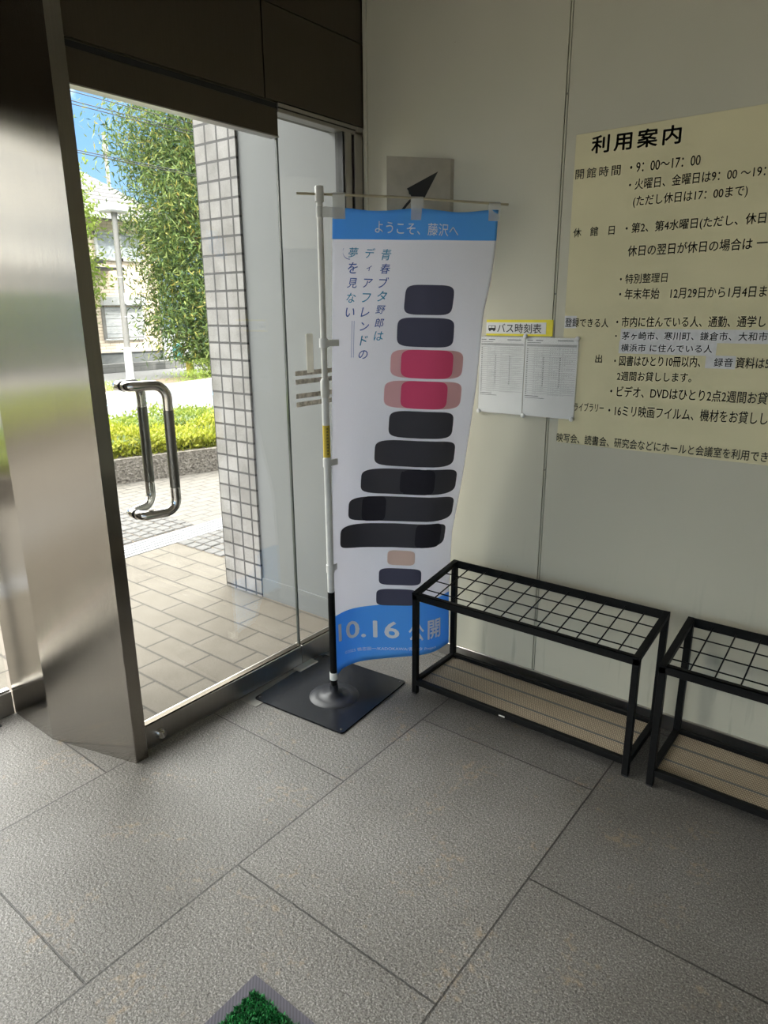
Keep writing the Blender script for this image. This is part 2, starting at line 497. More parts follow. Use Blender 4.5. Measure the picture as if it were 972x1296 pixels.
# ------------------------------------------------------------------ mesh helpers
class MB:
    def __init__(self):
        self.v, self.f, self.mi, self.mats, self.smooth = [], [], [], [], []

    def midx(self, m):
        if m not in self.mats:
            self.mats.append(m)
        return self.mats.index(m)

    def add(self, verts, faces, m, smooth=False):
        o = len(self.v); k = self.midx(m)
        self.v += [tuple(p) for p in verts]
        for fc in faces:
            self.f.append([i + o for i in fc]); self.mi.append(k); self.smooth.append(smooth)
        return self

    def box(self, lo, hi, m, bev=0.0):
        x0, y0, z0 = lo; x1, y1, z1 = hi
        if bev <= 0:
            v = [(x0, y0, z0), (x1, y0, z0), (x1, y1, z0), (x0, y1, z0), (x0, y0, z1), (x1, y0, z1), (x1, y1, z1), (x0, y1, z1)]
            f = [(0, 3, 2, 1), (4, 5, 6, 7), (0, 1, 5, 4), (1, 2, 6, 5), (2, 3, 7, 6), (3, 0, 4, 7)]
            return self.add(v, f, m)
        b = min(bev, (x1 - x0) / 2.01, (y1 - y0) / 2.01, (z1 - z0) / 2.01)
        v, f = [], []
        X, Y, Z = (x0, x1), (y0, y1), (z0, z1)
        idx = {}
        for i in (0, 1):
            for j in (0, 1):
                for k in (0, 1):
                    sx, sy, sz = (1, -1)[i], (1, -1)[j], (1, -1)[k]
                    for ax in range(3):
                        p = [X[i] + sx * b, Y[j] + sy * b, Z[k] + sz * b]
                        p[ax] -= (sx, sy, sz)[ax] * b
                        idx[(i, j, k, ax)] = len(v); v.append(tuple(p))
        def q(*ks):
            f.append([idx[k] for k in ks])
        for s in (0, 1):
            q((s, 0, 0, 0), (s, 1, 0, 0), (s, 1, 1, 0), (s, 0, 1, 0))
            q((0, s, 0, 1), (1, s, 0, 1), (1, s, 1, 1), (0, s, 1, 1))
            q((0, 0, s, 2), (1, 0, s, 2), (1, 1, s, 2), (0, 1, s, 2))
        for a in (0, 1):
            for c in (0, 1):
                q((a, c, 0, 0), (a, c, 1, 0), (a, c, 1, 1), (a, c, 0, 1))
                q((a, 0, c, 0), (a, 1, c, 0), (a, 1, c, 2), (a, 0, c, 2))
                q((0, a, c, 1), (1, a, c, 1), (1, a, c, 2), (0, a, c, 2))
        for i in (0, 1):
            for j in (0, 1):
                for k in (0, 1):
                    q((i, j, k, 0), (i, j, k, 1), (i, j, k, 2))
        return self.add(v, f, m)

    def prism(self, poly, z0, z1, m):
        n = len(poly)
        v = [(x, y, z0) for x, y in poly] + [(x, y, z1) for x, y in poly]
        f = [list(range(n))[::-1], list(range(n, 2 * n))] + [(i, (i + 1) % n, n + (i + 1) % n, n + i) for i in range(n)]
        return self.add(v, f, m)

    def tube(self, pts, r, m, seg=14, caps=True):
        pts = [Vector(p) for p in pts]
        rs = r if isinstance(r, (list, tuple)) else [r] * len(pts)
        v, f = [], []
        t0 = (pts[1] - pts[0]).normalized()
        up = Vector((0, 0, 1)) if abs(t0.z) < 0.9 else Vector((1, 0, 0))
        a = t0.cross(up).normalized()
        for i, p in enumerate(pts):
            if i == 0: t = t0
            elif i == len(pts) - 1: t = (pts[-1] - pts[-2]).normalized()
            else: t = ((pts[i + 1] - p).normalized() + (p - pts[i - 1]).normalized()).normalized()
            a = (a - t * a.dot(t)).normalized()
            bb = t.cross(a)
            for s in range(seg):
                an = 2 * math.pi * s / seg
                v.append(p + (a * math.cos(an) + bb * math.sin(an)) * rs[i])
        for i in range(len(pts) - 1):
            for s in range(seg):
                f.append((i * seg + s, i * seg + (s + 1) % seg, (i + 1) * seg + (s + 1) % seg, (i + 1) * seg + s))
        self.add(v, f, m, True)
        if caps:
            n = len(pts)
            self.add(v[:seg], [list(range(seg))[::-1]], m)
            self.add(v[(n - 1) * seg:], [list(range(seg))], m)
        return self

    def lathe(self, prof, cx, cy, m, seg=40):
        v, f = [], []
        for r, z in prof:
            for s in range(seg):
                a = 2 * math.pi * s / seg
                v.append((cx + r * math.cos(a), cy + r * math.sin(a), z))
        for i in range(len(prof) - 1):
            for s in range(seg):
                f.append((i * seg + s, i * seg + (s + 1) % seg, (i + 1) * seg + (s + 1) % seg, (i + 1) * seg + s))
        self.add(v, f, m, True)
        n = len(prof)
        self.add(v[:seg], [list(range(seg))[::-1]], m)
        self.add(v[(n - 1) * seg:], [list(range(seg))], m)
        return self

    def beam(self, p0, p1, w, h, m):
        """square bar between two points, w horizontal, h vertical"""
        p0, p1 = Vector(p0), Vector(p1)
        t = (p1 - p0).normalized()
        s = t.cross(Vector((0, 0, 1)))
        s = (s.normalized() if s.length > 1e-4 else Vector((1, 0, 0))) * (w / 2)
        u = s.cross(t).normalized() * (h / 2)
        v = []
        for p in (p0, p1):
            v += [p - s - u, p + s - u, p + s + u, p - s + u]
        f = [(0, 1, 2, 3)[::-1], (4, 5, 6, 7), (0, 1, 5, 4), (1, 2, 6, 5), (2, 3, 7, 6), (3, 0, 4, 7)]
        return self.add(v, f, m)

    def build(self, name, parent=None, loc=None):
        me = bpy.data.meshes.new(name)
        off = Vector(loc) if loc else Vector((0, 0, 0))
        me.from_pydata([Vector(p) - off for p in self.v], [], self.f)
        for m in self.mats:
            me.materials.append(m)
        me.polygons.foreach_set('material_index', self.mi)
        me.polygons.foreach_set('use_smooth', self.smooth)
        import bmesh
        bm = bmesh.new(); bm.from_mesh(me)
        bmesh.ops.recalc_face_normals(bm, faces=bm.faces)
        bm.to_mesh(me); bm.free()
        o = bpy.data.objects.new(name, me)
        o.location = off
        COL.objects.link(o)
        if parent is not None:
            o.parent = parent
            wl_ = parent.get('_w')
            if wl_ is not None:
                o.location = off - Vector(wl_)
        return o


def empty(name, loc=(0, 0, 0)):
    o = bpy.data.objects.new(name, None)
    o.location = loc
    o.empty_display_size = 0.1
    COL.objects.link(o)
    return o


def part(mb, name, root, label=None):
    """link as a child of root; mesh data kept in world metres minus the root's location"""
    o = mb.build(name)
    base = Vector((0, 0, 0)); r = root
    while r is not None:
        base += Vector(r.location); r = r.parent
    o.data.transform(Matrix.Translation(-base))
    o.parent = root
    if label: o['label'] = label
    return o


def tag(o, label, cat, group=None):
    o['label'] = label; o['category'] = cat
    if group: o['group'] = group
    return o


def struct(o):
    o['kind'] = 'structure'
    return o


_txt_cache = {}
def text_mesh(body, bold=0.0, shear=0.0, space=1.0):
    """vertices (x, y) and faces of a line of text, bounding box scaled to the unit square"""
    key = (body, bold, shear, space)
    if key in _txt_cache: return _txt_cache[key]
    c = bpy.data.curves.new('t', 'FONT')
    c.body = body; c.shear = shear; c.space_character = space
    c.resolution_u = 3
    o = bpy.data.objects.new('t', c)
    COL.objects.link(o)
    bpy.context.view_layer.update()
    me = bpy.data.meshes.new_from_object(o.evaluated_get(bpy.context.evaluated_depsgraph_get()))
    v = np.array([(p.co.x, p.co.y) for p in me.vertices])
    f = [list(p.vertices) for p in me.polygons]
    bpy.data.objects.remove(o); bpy.data.curves.remove(c); bpy.data.meshes.remove(me)
    if bold:      # heavier strokes: the same outline struck again a hair to each side
        n = len(v); f0 = list(f); vs = [v]
        for k, (dx, dy) in enumerate(((bold, 0), (-bold, 0), (0, bold), (0, -bold))):
            vs.append(v + np.array([dx, dy])); f = f + [[i + n * (k + 1) for i in q] for q in f0]
        v = np.concatenate(vs)
    lo, hi = v.min(0), v.max(0)
    v = (v - lo) / (hi - lo)
    _txt_cache[key] = (v, f, (hi - lo))
    return _txt_cache[key]


def wall_text(mb, body, x0, z0, x1, z1, h, m, y=-0.0035, bold=0.012, space=1.0):
    """text on the right wall, running from (x0, z0) to (x1, z1) through its middle line"""
    v, f, _ = text_mesh(body, bold, 0.0, space)
    mb.add([(x0 + a * (x1 - x0), y, z0 + a * (z1 - z0) + (b - 0.5) * h) for a, b in v], f, m)


def leaves(name, pts, dirs, ln, wd, m, parent=None, curl=0.25):
    """one mesh of many small diamond leaves"""
    n = len(pts)
    pts = np.asarray(pts); dirs = np.asarray(dirs)
    rs = np.random.RandomState(n)
    ln = ln * rs.uniform(0.6, 1.3, (n, 1)); wd = wd * rs.uniform(0.7, 1.2, (n, 1))
    d = dirs / np.linalg.norm(dirs, axis=1, keepdims=True)
    r = rs.normal(size=(n, 3)); s = np.cross(d, r); s /= np.linalg.norm(s, axis=1, keepdims=True)
    nn = np.cross(d, s)
    P = np.stack([pts, pts + d * ln * .45 + s * wd / 2 + nn * wd * curl, pts + d * ln, pts + d * ln * .45 - s * wd / 2 + nn * wd * curl], 1).reshape(-1, 3)
    me = bpy.data.meshes.new(name)
    me.vertices.add(4 * n); me.vertices.foreach_set('co', P.ravel())
    me.loops.add(4 * n); me.loops.foreach_set('vertex_index', np.arange(4 * n))
    me.polygons.add(n)
    me.polygons.foreach_set('loop_start', np.arange(n) * 4)
    me.polygons.foreach_set('loop_total', np.full(n, 4))
    me.materials.append(m)
    me.update(); me.validate()
    o = bpy.data.objects.new(name, me); COL.objects.link(o)
    if parent is not None: o.parent = parent
    return o


# ================================================================== THE ROOM
# right wall is the plane y = 0, the glass front is the plane x = 0, the corner stands at the origin
struct(MB().box((-0.03, -5.2, -0.06), (5.2, 0.0, 0.0), M['floor']).box((-0.655, -5.2, -0.06), (-0.03, -1.36, 0.0), M['floor']).build('floor'))
CEIL = 2.95
struct(MB().box((-0.70, -5.2, CEIL), (5.2, 0.0, CEIL + 0.1), M['ceiling']).build('ceiling'))
wr = MB()
wr.box((-0.03, 0.0, 0), (0.9005, 0.16, CEIL), M['wall'])
wr.box((0.9135, 0.0, 0), (5.2, 0.16, CEIL), M['wall'])
wr.box((0.90, 0.012, 0), (0.914, 0.16, CEIL), M['dark_metal'])
wall_r = struct(wr.build('wall_right'))
struct(MB().box((5.2, -5.3, 0), (5.3, 0.16, CEIL), M['room']).build('wall_back'))
struct(MB().box((-0.70, -5.3, 2.18), (5.2, -5.2, CEIL), M['room']).box((5.0, -5.3, 0), (5.2, -5.2, 2.18), M['room']).build('wall_left'))
# rounded cover bead in the panel joint, with its screws
tb = MB().box((0.9035, 0.0005, 0.062), (0.9100, 0.011, CEIL), M['wall'], 0.002)
trim1 = struct(tb.build('trim_1'))
sc = MB()
for z in (0.30, 0.95, 1.62, 2.28):
    sc.tube([(0.907, 0.001, z), (0.907, -0.0015, z)], 0.0035, M['hinge_plate'], 10)
part(sc, 'screw_heads', trim1)
struct(MB().box((0.004, -0.012, 0.062), (0.020, 0.003, CEIL), M['wall'], 0.002).build('trim_2'))
struct(MB().box((0.0, -0.012, 0.0), (5.2, 0.003, 0.062), M['steel_rail'], 0.002).build('baseboard_right'))

# header panels above the glass
hd = MB()
hd.box((-0.16, -0.56, 2.305), (0.0, 0.003, 2.607), M['steel_dark'])
hd.box((-0.16, -1.335, 2.305), (0.0, -0.566, 2.607), M['steel_dark'])
hd.box((-0.16, -1.335, 2.300), (-0.006, 0.003, CEIL), M['steel_dark'])
hd.box((-0.05, -1.335, 2.278), (-0.008, -0.50, 2.306), M['black_rubber'])
hd.box((-0.16, -0.70, 2.612), (0.0, 0.003, CEIL), M['steel_dark'])
hd.box((-0.16, -1.335, 2.612), (0.0, -0.706, CEIL), M['steel_dark'])
struct(hd.build('wall_front'))
struct(MB().box((-0.02, -1.335, 2.305), (0.004, -1.322, 2.95), M['steel_rail']).build('trim_3'))

# steel pillar between the two glass bays
pil = MB().prism([(-0.656, -1.491), (-0.356, -1.491), (0.031, -1.383), (0.033, -1.3345), (-0.05, -1.3345), (-0.05, -1.30), (-0.20, -1.30), (-0.20, -1.335), (-0.656, -1.335)], 0.0, CEIL, M['steel'])
struct(pil.build('steel_pillar'))

# ---------------- glass swing door
GX = -0.022
door = struct(empty('door_1', (GX, -0.92, 0)))
part(MB().box((GX - 0.005, -1.325, 0.096), (GX + 0.005, -0.500, 2.200), M['glass']), 'glass_pane', door)
part(MB().box((GX - 0.0052, -0.4995, 0.1), (GX + 0.0052, -0.4975, 2.19), M['glass_edge']), 'pane_edge', door)
part(MB().box((-0.042, -1.330, 2.190), (-0.004, -0.500, 2.282), M['steel_dark'], 0.002)
     .box((-0.044, -1.330, 2.186), (-0.002, -0.500, 2.190), M['steel_rail']), 'head_rail', door)
part(MB().box((-0.046, -1.330, 0.010), (0.0, -0.500, 0.098), M['steel_rail'], 0.002)
     .box((-0.030, -1.325, 0.098), (-0.006, -0.500, 0.104), M['steel_dark']), 'bottom_rail', door)
lk = MB().tube([(0.0, -1.257, 0.048), (0.006, -1.257, 0.048)], 0.021, M['chrome'], 24)
lk.tube([(0.005, -1.257, 0.048), (0.020, -1.257, 0.048)], 0.0155, M['chrome'], 24)
lk.box((0.019, -1.2605, 0.036), (0.026, -1.2535, 0.060), M['chrome'], 0.001)
part(lk, 'lock_cylinder', door)


def pull(sign):
    """offset D pull: stub through the glass, bar stepped sideways"""
    mb = MB()
    r = 0.0165
    zt, zb = 1.332, 0.895
    yy = -1.240
    D, PH = 0.135, math.radians(56)
    rt = 0.045
    ex, ey = D * math.cos(PH), D * math.sin(PH)
    k0 = Vector((GX + sign * 0.040, yy + 0.004)); k1 = Vector((GX + sign * ex, yy + ey))
    ln = (k1 - k0).length
    def at(t, z):
        p = k0 + (k1 - k0) * (t / ln)
        return (p.x, p.y, z)
    def bend(z, up, back):
        q = []
        for k in range(0, 9):
            a = math.pi / 2 * k / 8
            q.append(at(ln - rt + rt * math.sin(a), z + up * rt * (1 - math.cos(a))))
        return q[::-1] if back else q
    top = [(GX + sign * 0.005, yy, zt), (GX + sign * 0.022, yy, zt), (GX + sign * 0.032, yy + .001, zt), at(0.008, zt)] + bend(zt, -1, False)
    mb.tube(top + [at(ln, zt - 0.085)], r, M['chrome'], 20)
    mb.tube([at(ln, zt - 0.085), at(ln, zb + 0.085)], r * 1.04, M['handle_grip'], 20)
    bot = [at(ln, zb + 0.085)] + bend(zb, 1, True) + [at(0.008, zb), (GX + sign * 0.032, yy + .001, zb), (GX + sign * 0.022, yy, zb), (GX + sign * 0.005, yy, zb)]
    mb.tube(bot, r, M['chrome'], 20)
    if sign > 0:
        for z in (zt, zb):
            mb.tube([(GX + 0.005, yy, z), (GX + 0.0085, yy, z)], r * 1.10, M['black_rubber'], 20)
    return mb


part(pull(1), 'pull_handle', door, 'inside pull handle')
part(pull(-1), 'pull_handle', door, 'outside pull handle')

# ---------------- fixed pane beside the door, up to the corner
win = struct(empty('window_1', (GX, -0.3, 0)))
part(MB().box((GX - 0.005, -0.492, 0.096), (GX + 0.005, -0.138, 2.285), M['glass']), 'glass_pane', win)
part(MB().box((GX - 0.0052, -0.4935, 0.1), (GX + 0.0052, -0.4920, 2.28), M['glass_edge']), 'pane_edge', win)
part(MB().box((-0.046, -0.496, 0.0), (0.0, -0.004, 0.098), M['steel_rail'], 0.002)
     .box((-0.030, -0.492, 0.098), (-0.006, -0.14, 0.104), M['steel_dark']), 'bottom_rail', win)
fr = MB()
fr.box((-0.05, -0.50, 2.270), (0.0, -0.010, 2.303), M['steel_rail'], 0.002)
fr.box((-0.014, -0.50, 2.283), (0.0015, -0.06, 2.288), M['black_rubber'])
part(fr, 'head_frame', win)
part(MB().box((-0.05, -0.126, 0.098), (0.0, -0.084, 2.272), M['steel_rail'], 0.002)
     .box((-0.045, -0.138, 0.098), (-0.004, -0.126, 2.272), M['black_rubber'])
     .box((-0.05, -0.084, 0.098), (-0.018, -0.066, 2.272), M['black_rubber'])
     .box((-0.05, -0.066, 0.0), (0.0, -0.014, 2.285), M['steel_rail'], 0.002)
     .box((-0.05, -0.014, 0.0), (-0.010, 0.004, 2.30), M['black_rubber']), 'jamb', win)
sb = MB()
for z in (1.316, 1.281, 1.222, 1.187):
    sb.box((GX + 0.0052, -0.452, z - 0.010), (GX + 0.0058, -0.200, z + 0.010), M['stripe_film'])
part(sb, 'safety_stripes', win)
part(MB().box((GX + 0.0052, -0.385, 1.315), (GX + 0.013, -0.345, 1.475), M['cream_tab'], 0.003), 'cream_tab', win)
part(MB().box((0.0, -0.87, 0.0), (0.095, -0.50, 0.003), M['hinge_plate'], 0.001)
     .box((0.0, -0.56, 0.0), (0.045, -0.44, 0.012), M['steel_rail'], 0.003), 'hinge_plate', door)

# ---------------- second glass bay, set back, left of the pillar
BX = -0.68
bay = struct(empty('window_2', (BX, -3.0, 0)))
part(MB().box((BX - 0.005, -5.2, 0.10), (BX + 0.005, -1.495, 2.285), M['glass']), 'glass_pane', bay)
part(MB().box((-0.705, -5.2, 0.0), (-0.657, -1.493, 0.098), M['steel_rail'], 0.002)
     .box((BX - 0.012, -5.2, 0.098), (BX + 0.012, -1.495, 0.106), M['chrome']), 'bottom_rail', bay)
part(MB().box((-0.70, -1.555, 0.106), (-0.66, -1.5475, 2.27), M['black_rubber'])
     .box((-0.70, -3.04, 0.106), (-0.66, -3.03, 2.27), M['black_rubber']), 'mullion', bay)
part(MB().box((-0.72, -5.2, 2.27), (-0.65, -1.493, 2.31), M['steel_rail'], 0.002), 'head_frame', bay)
part(MB().box((-0.78, -5.2, 2.31), (-0.652, -1.493, CEIL), M['steel_dark']), 'header_panel', bay)
part(MB().box((-0.655, -2.4, 0.0), (-0.60, -1.57, 0.004), M['black_rubber']), 'floor_track', bay)

# unseen glass front added left of the camera to let in daylight
w3 = struct(empty('added_daylight_window', (2.2, -5.25, 0)))
part(MB().box((-0.68, -5.255, 0.10), (5.0, -5.245, 2.16), M['glass']), 'glass_pane', w3)
part(MB().box((-0.70, -5.28, 0.0), (5.0, -5.22, 0.10), M['steel_rail'], 0.002).box((-0.70, -5.28, 2.14), (5.0, -5.22, 2.18), M['steel_rail'], 0.002), 'rails', w3)
for x in (-0.68, 1.2, 3.1):
    part(MB().box((x - .03, -5.28, 0.10), (x + .03, -5.22, 2.14), M['steel_rail'], 0.002), 'mullion', w3)

# unseen building mass, sized for its shadow; the outer wall with its tiled end
bm_ = MB()
bm_.box((-0.78, -5.4, CEIL + 0.1), (9.0, 6.0, 5.2), M['room'])
struct(bm_.build('upper_shade_mass'))
ow = MB()
ow.box((-0.744, -0.052, 0.0), (-0.05, 0.25, CEIL + 0.1), M['white_paint'])
ow.box((-0.744, -0.060, 0.0), (-0.05, -0.052, 0.115), M['white_paint'])
outw = struct(ow.build('wall_outside'))
part(MB().box((-1.052, -0.066, 0.0), (-0.744, 0.27, CEIL + 1.0), M['tile']), 'tiled_end', outw)

# ================================================================== OUTSIDE GROUND
KERB = [(-4.0, -12.0), (-4.0, 0.40), (-3.86, 0.97), (-3.58, 1.91), (-3.1, 3.4)]
struct(MB().box((-1.955, -12, -0.05), (-0.656, 3.4, -0.0005), M['paving'])
       .box((-0.656, -1.335, -0.05), (-0.03, 0.3, -0.0005), M['paving']).build('paving'))
struct(MB().prism([(-4.05, -12), (-2.20, -12), (-2.20, 3.4), (-3.1, 3.4), (-3.6, 1.91), (-3.9, 0.97), (-4.05, 0.4)], -0.05, -0.0005, M['plaza']).build('plaza'))
struct(MB().box((-11.2, -14, -0.06), (-3.0, 16, -0.02), M['asphalt']).build('road'))
struct(MB().box((-60, -40, -0.12), (12, 60, -0.07), M['asphalt']).build('ground'))
struct(MB().box((-0.656, -14, -0.05), (9, -5.29, -0.0005), M['paving']).build('paving'))
sw = MB().box((-15.7, -14, -0.06), (-11.0, 20, 0.0), M['sidewalk'])
struct(sw.build('sidewalk'))

# drain grate strip
dg = MB()
dg.box((-2.20, -8, -0.04), (-1.955, 3.4, -0.012), M['dark_metal'])
for k in range(5):
    x = -2.19 + k * 0.049
    dg.box((x, -8, -0.012), (x + 0.040, 3.4, 0.003), M['grate'])
for k in range(20):
    y = -8 + k * 0.6
    dg.box((-2.197, y, -0.012), (-1.958, y + 0.012, 0.001), M['white_metal'])
tag(dg.build('drain_grate', loc=(-2.08, -2.3, 0)), 'long white slotted drain grate crossing the paving outside', 'drain grate')

# patches of small granite setts either side of the grate
def setts(x0, x1, y0, y1, seed):
    r = random.Random(seed); mb = MB()
    mb.box((x0, y0, -0.03), (x1, y1, 0.0004), M['soil'])
    y = y0
    while y < y1 - 0.03:
        h = 0.09
        x = x0 - r.random() * 0.05
        while x < x1 - 0.02:
            w = 0.085 + r.random() * 0.03
            a, b = max(x, x0), min(x + w, x1)
            if b - a > 0.02:
                mb.box((a + .004, y + .004, -0.02), (b - .004, min(y + h, y1) - .004, 0.006 + r.random() * .004), M['setts'], 0.006)
            x += w
        y += h
    return mb
struct(setts(-1.95, -1.45, 0.225, 2.2, 1).build('paving_setts'))
struct(setts(-2.98, -2.21, -0.75, 0.58, 2).build('paving_setts'))

# planter kerb
def strip(poly, off0, off1):
    """polygon between two x offsets of a polyline"""
    return [(x + off0, y) for x, y in poly] + [(x + off1, y) for x, y in poly[::-1]]
kb = MB()
for i in range(len(KERB) - 1):
    seg = KERB[i:i + 2]
    kb.prism(strip(seg, -0.16, 0.0), 0.0, 0.235, M['kerb'])
struct(kb.build('planter_kerb'))
pb = MB()
for i in range(len(KERB) - 1):
    pb.prism(strip(KERB[i:i + 2], -3.3, -0.16), -0.02, 0.12, M['soil'])
struct(pb.build('planter_bed'))


def hedge(name, off0, off1, top, m, n, label, seed):
    root = empty(name, (KERB[2][0] + (off0 + off1) / 2, KERB[2][1], 0.12))
    rs = np.random.RandomState(seed)
    core = MB()
    for i in range(len(KERB) - 1):
        seg = KERB[i:i + 2]
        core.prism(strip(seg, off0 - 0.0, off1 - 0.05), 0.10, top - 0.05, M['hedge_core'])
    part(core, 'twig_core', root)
    ys = np.concatenate([rs.uniform(-11, 0.2, int(n * .35)), rs.uniform(0.2, 3.3, n - int(n * .35))])
    kx = np.interp(ys, [p[1] for p in KERB], [p[0] for p in KERB])
    face = rs.rand(n)
    u = rs.rand(n)
    lump = 0.04 * np.sin(ys * 5 + 1.3) + 0.03 * np.sin(ys * 11)
    x = np.where(face < 0.6, kx + off0 + (off1 - off0) * u, kx + off1 + rs.normal(0, .025, n))
    z = np.where(face < 0.6, top + lump + rs.normal(0, .025, n) - 0.05 * (np.abs(u - .5) * 2) ** 4, 0.16 + (top - 0.16) * u)
    pts = np.stack([x, ys, z], 1)
    d = rs.normal(size=(n, 3)); d[:, 2] = np.abs(d[:, 2]) + .3; d[:, 0] += 0.5
    o = leaves('foliage', pts, d, 0.050, 0.028, m)
    o.data.transform(Matrix.Translation(-Vector(root.location))); o.parent = root
    return tag(root, label, 'hedge')


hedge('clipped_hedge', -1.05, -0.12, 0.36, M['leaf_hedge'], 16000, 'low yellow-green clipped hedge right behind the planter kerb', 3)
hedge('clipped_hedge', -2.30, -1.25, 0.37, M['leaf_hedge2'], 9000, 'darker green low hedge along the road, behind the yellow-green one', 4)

# far kerb, verge, road paint
struct(MB().prism([(-10.0, -14), (-10.15, 4.4), (-10.95, 7.8), (-12.2, 14), (-12.45, 14), (-11.2, 7.8), (-10.4, 4.4), (-10.25, -14)], -0.02, 0.10, M['concrete']).build('road_kerb'))
struct(MB().prism([(-10.25, -14), (-10.4, 4.4), (-11.2, 7.8), (-12.45, 14), (-13.6, 14), (-12.5, 7.8), (-11.7, 4.4), (-11.3, -14)], -0.02, 0.06, M['soil']).build('verge'))
yl = MB().prism([(-12.0, 4.0), (-12.9, 8.9), (-13.0, 8.9), (-12.1, 4.0)], 0.0, 0.004, M['yellow_paint'])
tag(yl.build('sidewalk_line', loc=(-12.5, 6.4, 0)), 'thin yellow line painted along the far sidewalk', 'road marking')
tag(MB().prism([(-9.45, 4.1), (-9.9, 5.1), (-9.45, 5.2), (-9.25, 4.75)], -0.019, -0.016, M['cyan_paint']).build('road_marking', loc=(-9.5, 4.8, -0.02)), 'pale blue patch painted on the road, nearer the pillar', 'road marking')
tag(MB().prism([(-9.35, 6.0), (-9.85, 6.8), (-9.5, 7.3), (-9.2, 6.4)], -0.019, -0.016, M['cyan_paint']).build('road_marking', loc=(-9.5, 6.6, -0.02)), 'pale blue patch painted on the road, beside the tiled wall end', 'road marking')


def shrub(name, cx, cy, rx, ry, z0, z1, n, ln, wd, m, label, cat, seed, droop=0.0, shape=None, trunk=None, group=None, clumps=60):
    root = empty(name, (cx, cy, 0))
    rs = np.random.RandomState(seed)
    # clumped leaves: branchlet centres first, leaves around them
    k = clumps
    ph = rs.uniform(0, 2 * math.pi, k); rr = np.sqrt(rs.uniform(0.05, 1, k)); zz = rs.uniform(0, 1, k)
    prof = np.interp(zz, *shape) if shape else np.sqrt(np.clip(1 - (2 * zz - 1) ** 2, 0.05, 1))
    cxs = rx * prof * rr * np.cos(ph); cys = ry * prof * rr * np.sin(ph); czs = z0 + (z1 - z0) * zz
    w = rs.randint(0, k, n)
    sp = 0.16 * (rx + ry) / 2 + 0.08
    off = rs.normal(0, 1, (n, 3)) * np.array([sp, sp, sp * 1.2])
    pts = np.stack([cxs[w], cys[w], czs[w]], 1) + off
    pts[:, 2] = np.clip(pts[:, 2], z0 * 0.9, z1 * 1.03)
    d = rs.normal(size=(n, 3)); d[:, 2] -= droop
    o = leaves('foliage', pts, d, ln, wd, m, root)
    tr = MB()
    if trunk:
        tr.tube([(0, 0, 0), (0.05, 0.03, z1 * .3), (0.0, 0.08, z1 * .6), (0.05, 0.0, z1 * .85)], [trunk, trunk * .8, trunk * .5, trunk * .2], M['bark'], 10)
        for j in range(16):
            q = rs.randint(0, k)
            zb = z1 * rs.uniform(.15, .7)
            tr.tube([(0.03, 0.04, min(zb, czs[q])), (cxs[q] * .5, cys[q] * .5, (zb + czs[q]) / 2 + .1), (cxs[q], cys[q], czs[q])], [trunk * .35, trunk * .2, trunk * .08], M['bark'], 6)
        t_ = tr.build('trunk'); t_.parent = root
    return tag(root, label, cat, group)


shrub('leafy_tree', -12.7, 9.35, 1.5, 1.75, 0.55, 7.4, 60000, 0.17, 0.036, M['leaf_tree'],
      'tall dense tree with narrow drooping leaves beyond the road', 'tree', 11, 0.6,
      ([0, .12, .3, .5, .75, 1], [.62, .85, 1.0, 1.0, 1.1, 1.25]), 0.12, clumps=150)
shrub('leafy_tree', -14.3, 6.35, 0.8, 0.85, 1.5, 4.9, 7000, 0.12, 0.06, M['leaf_bright'],
      'bright yellow-green tree in front of the brick house, half behind the steel pillar', 'tree', 12, 0.3, None, 0.07)
shrub('low_bush', -12.0, 8.75, 0.5, 0.7, 0.02, 0.42, 2500, 0.07, 0.035, M['leaf_bright'],
      'bright green bush at the foot of the tall tree', 'bush', 13)
shrub('grass_tuft', -11.1, 5.5, 0.4, 0.7, 0.05, 0.16, 500, 0.10, 0.012, M['leaf_bright'],
      'sparse grass tuft on the verge nearer the pillar', 'grass', 14, -1.0, clumps=25)
shrub('grass_tuft', -11.6, 7.6, 0.4, 0.7, 0.05, 0.2, 600, 0.10, 0.014, M['leaf_bright'],
      'sparse grass tuft on the verge beside the tall tree', 'grass', 15, -1.0, clumps=25)

# ================================================================== HOUSE AND STREET FURNITURE
HX = -16.5
hs = empty('brick_house', (HX, 7.0, 0))
part(MB().box((HX - 5, 3.0, 0.47), (HX, 10.42, 4.02), M['house_brick']), 'brick_wall', hs)
part(MB().box((HX - 5.02, 2.98, 0.0), (HX + 0.03, 10.46, 0.46), M['white_paint'])
     .box((HX - 5.03, 2.97, 0.46), (HX + 0.05, 10.47, 0.49), M['dark_metal']), 'foundation', hs)
rf = MB()
ez, rz = 4.14, 5.75
rv = [(HX + 0.45, 2.6, ez), (HX + 0.45, 10.9, ez), (HX - 5.4, 10.9, ez), (HX - 5.4, 2.6, ez), (HX - 2.4, 5.4, rz), (HX - 2.4, 10.0 - 0.55, rz)]
rf.add(rv, [(0, 1, 5, 4), (1, 2, 5), (2, 3, 4, 5), (3, 0, 4), (0, 3, 2, 1)], M['roof'])
roof = part(rf, 'roof', hs)
part(MB().box((HX + 0.42, 2.55, ez - 0.13), (HX + 0.50, 10.95, ez + 0.0), M['white_metal'])
     .box((HX - 5.4, 10.88, ez - 0.13), (HX + 0.45, 10.95, ez), M['white_metal'])
     .box((HX, 2.6, ez - 0.12), (HX + 0.45, 10.9, ez - 0.09), M['white_paint']), 'eaves', hs)
wu = MB()
for (a, b) in ((8.56, 9.22), (9.28, 9.92)):
    wu.box((HX + 0.02, a, 3.05), (HX + 0.03, b, 3.66), M['curtain'])
wfr = MB()
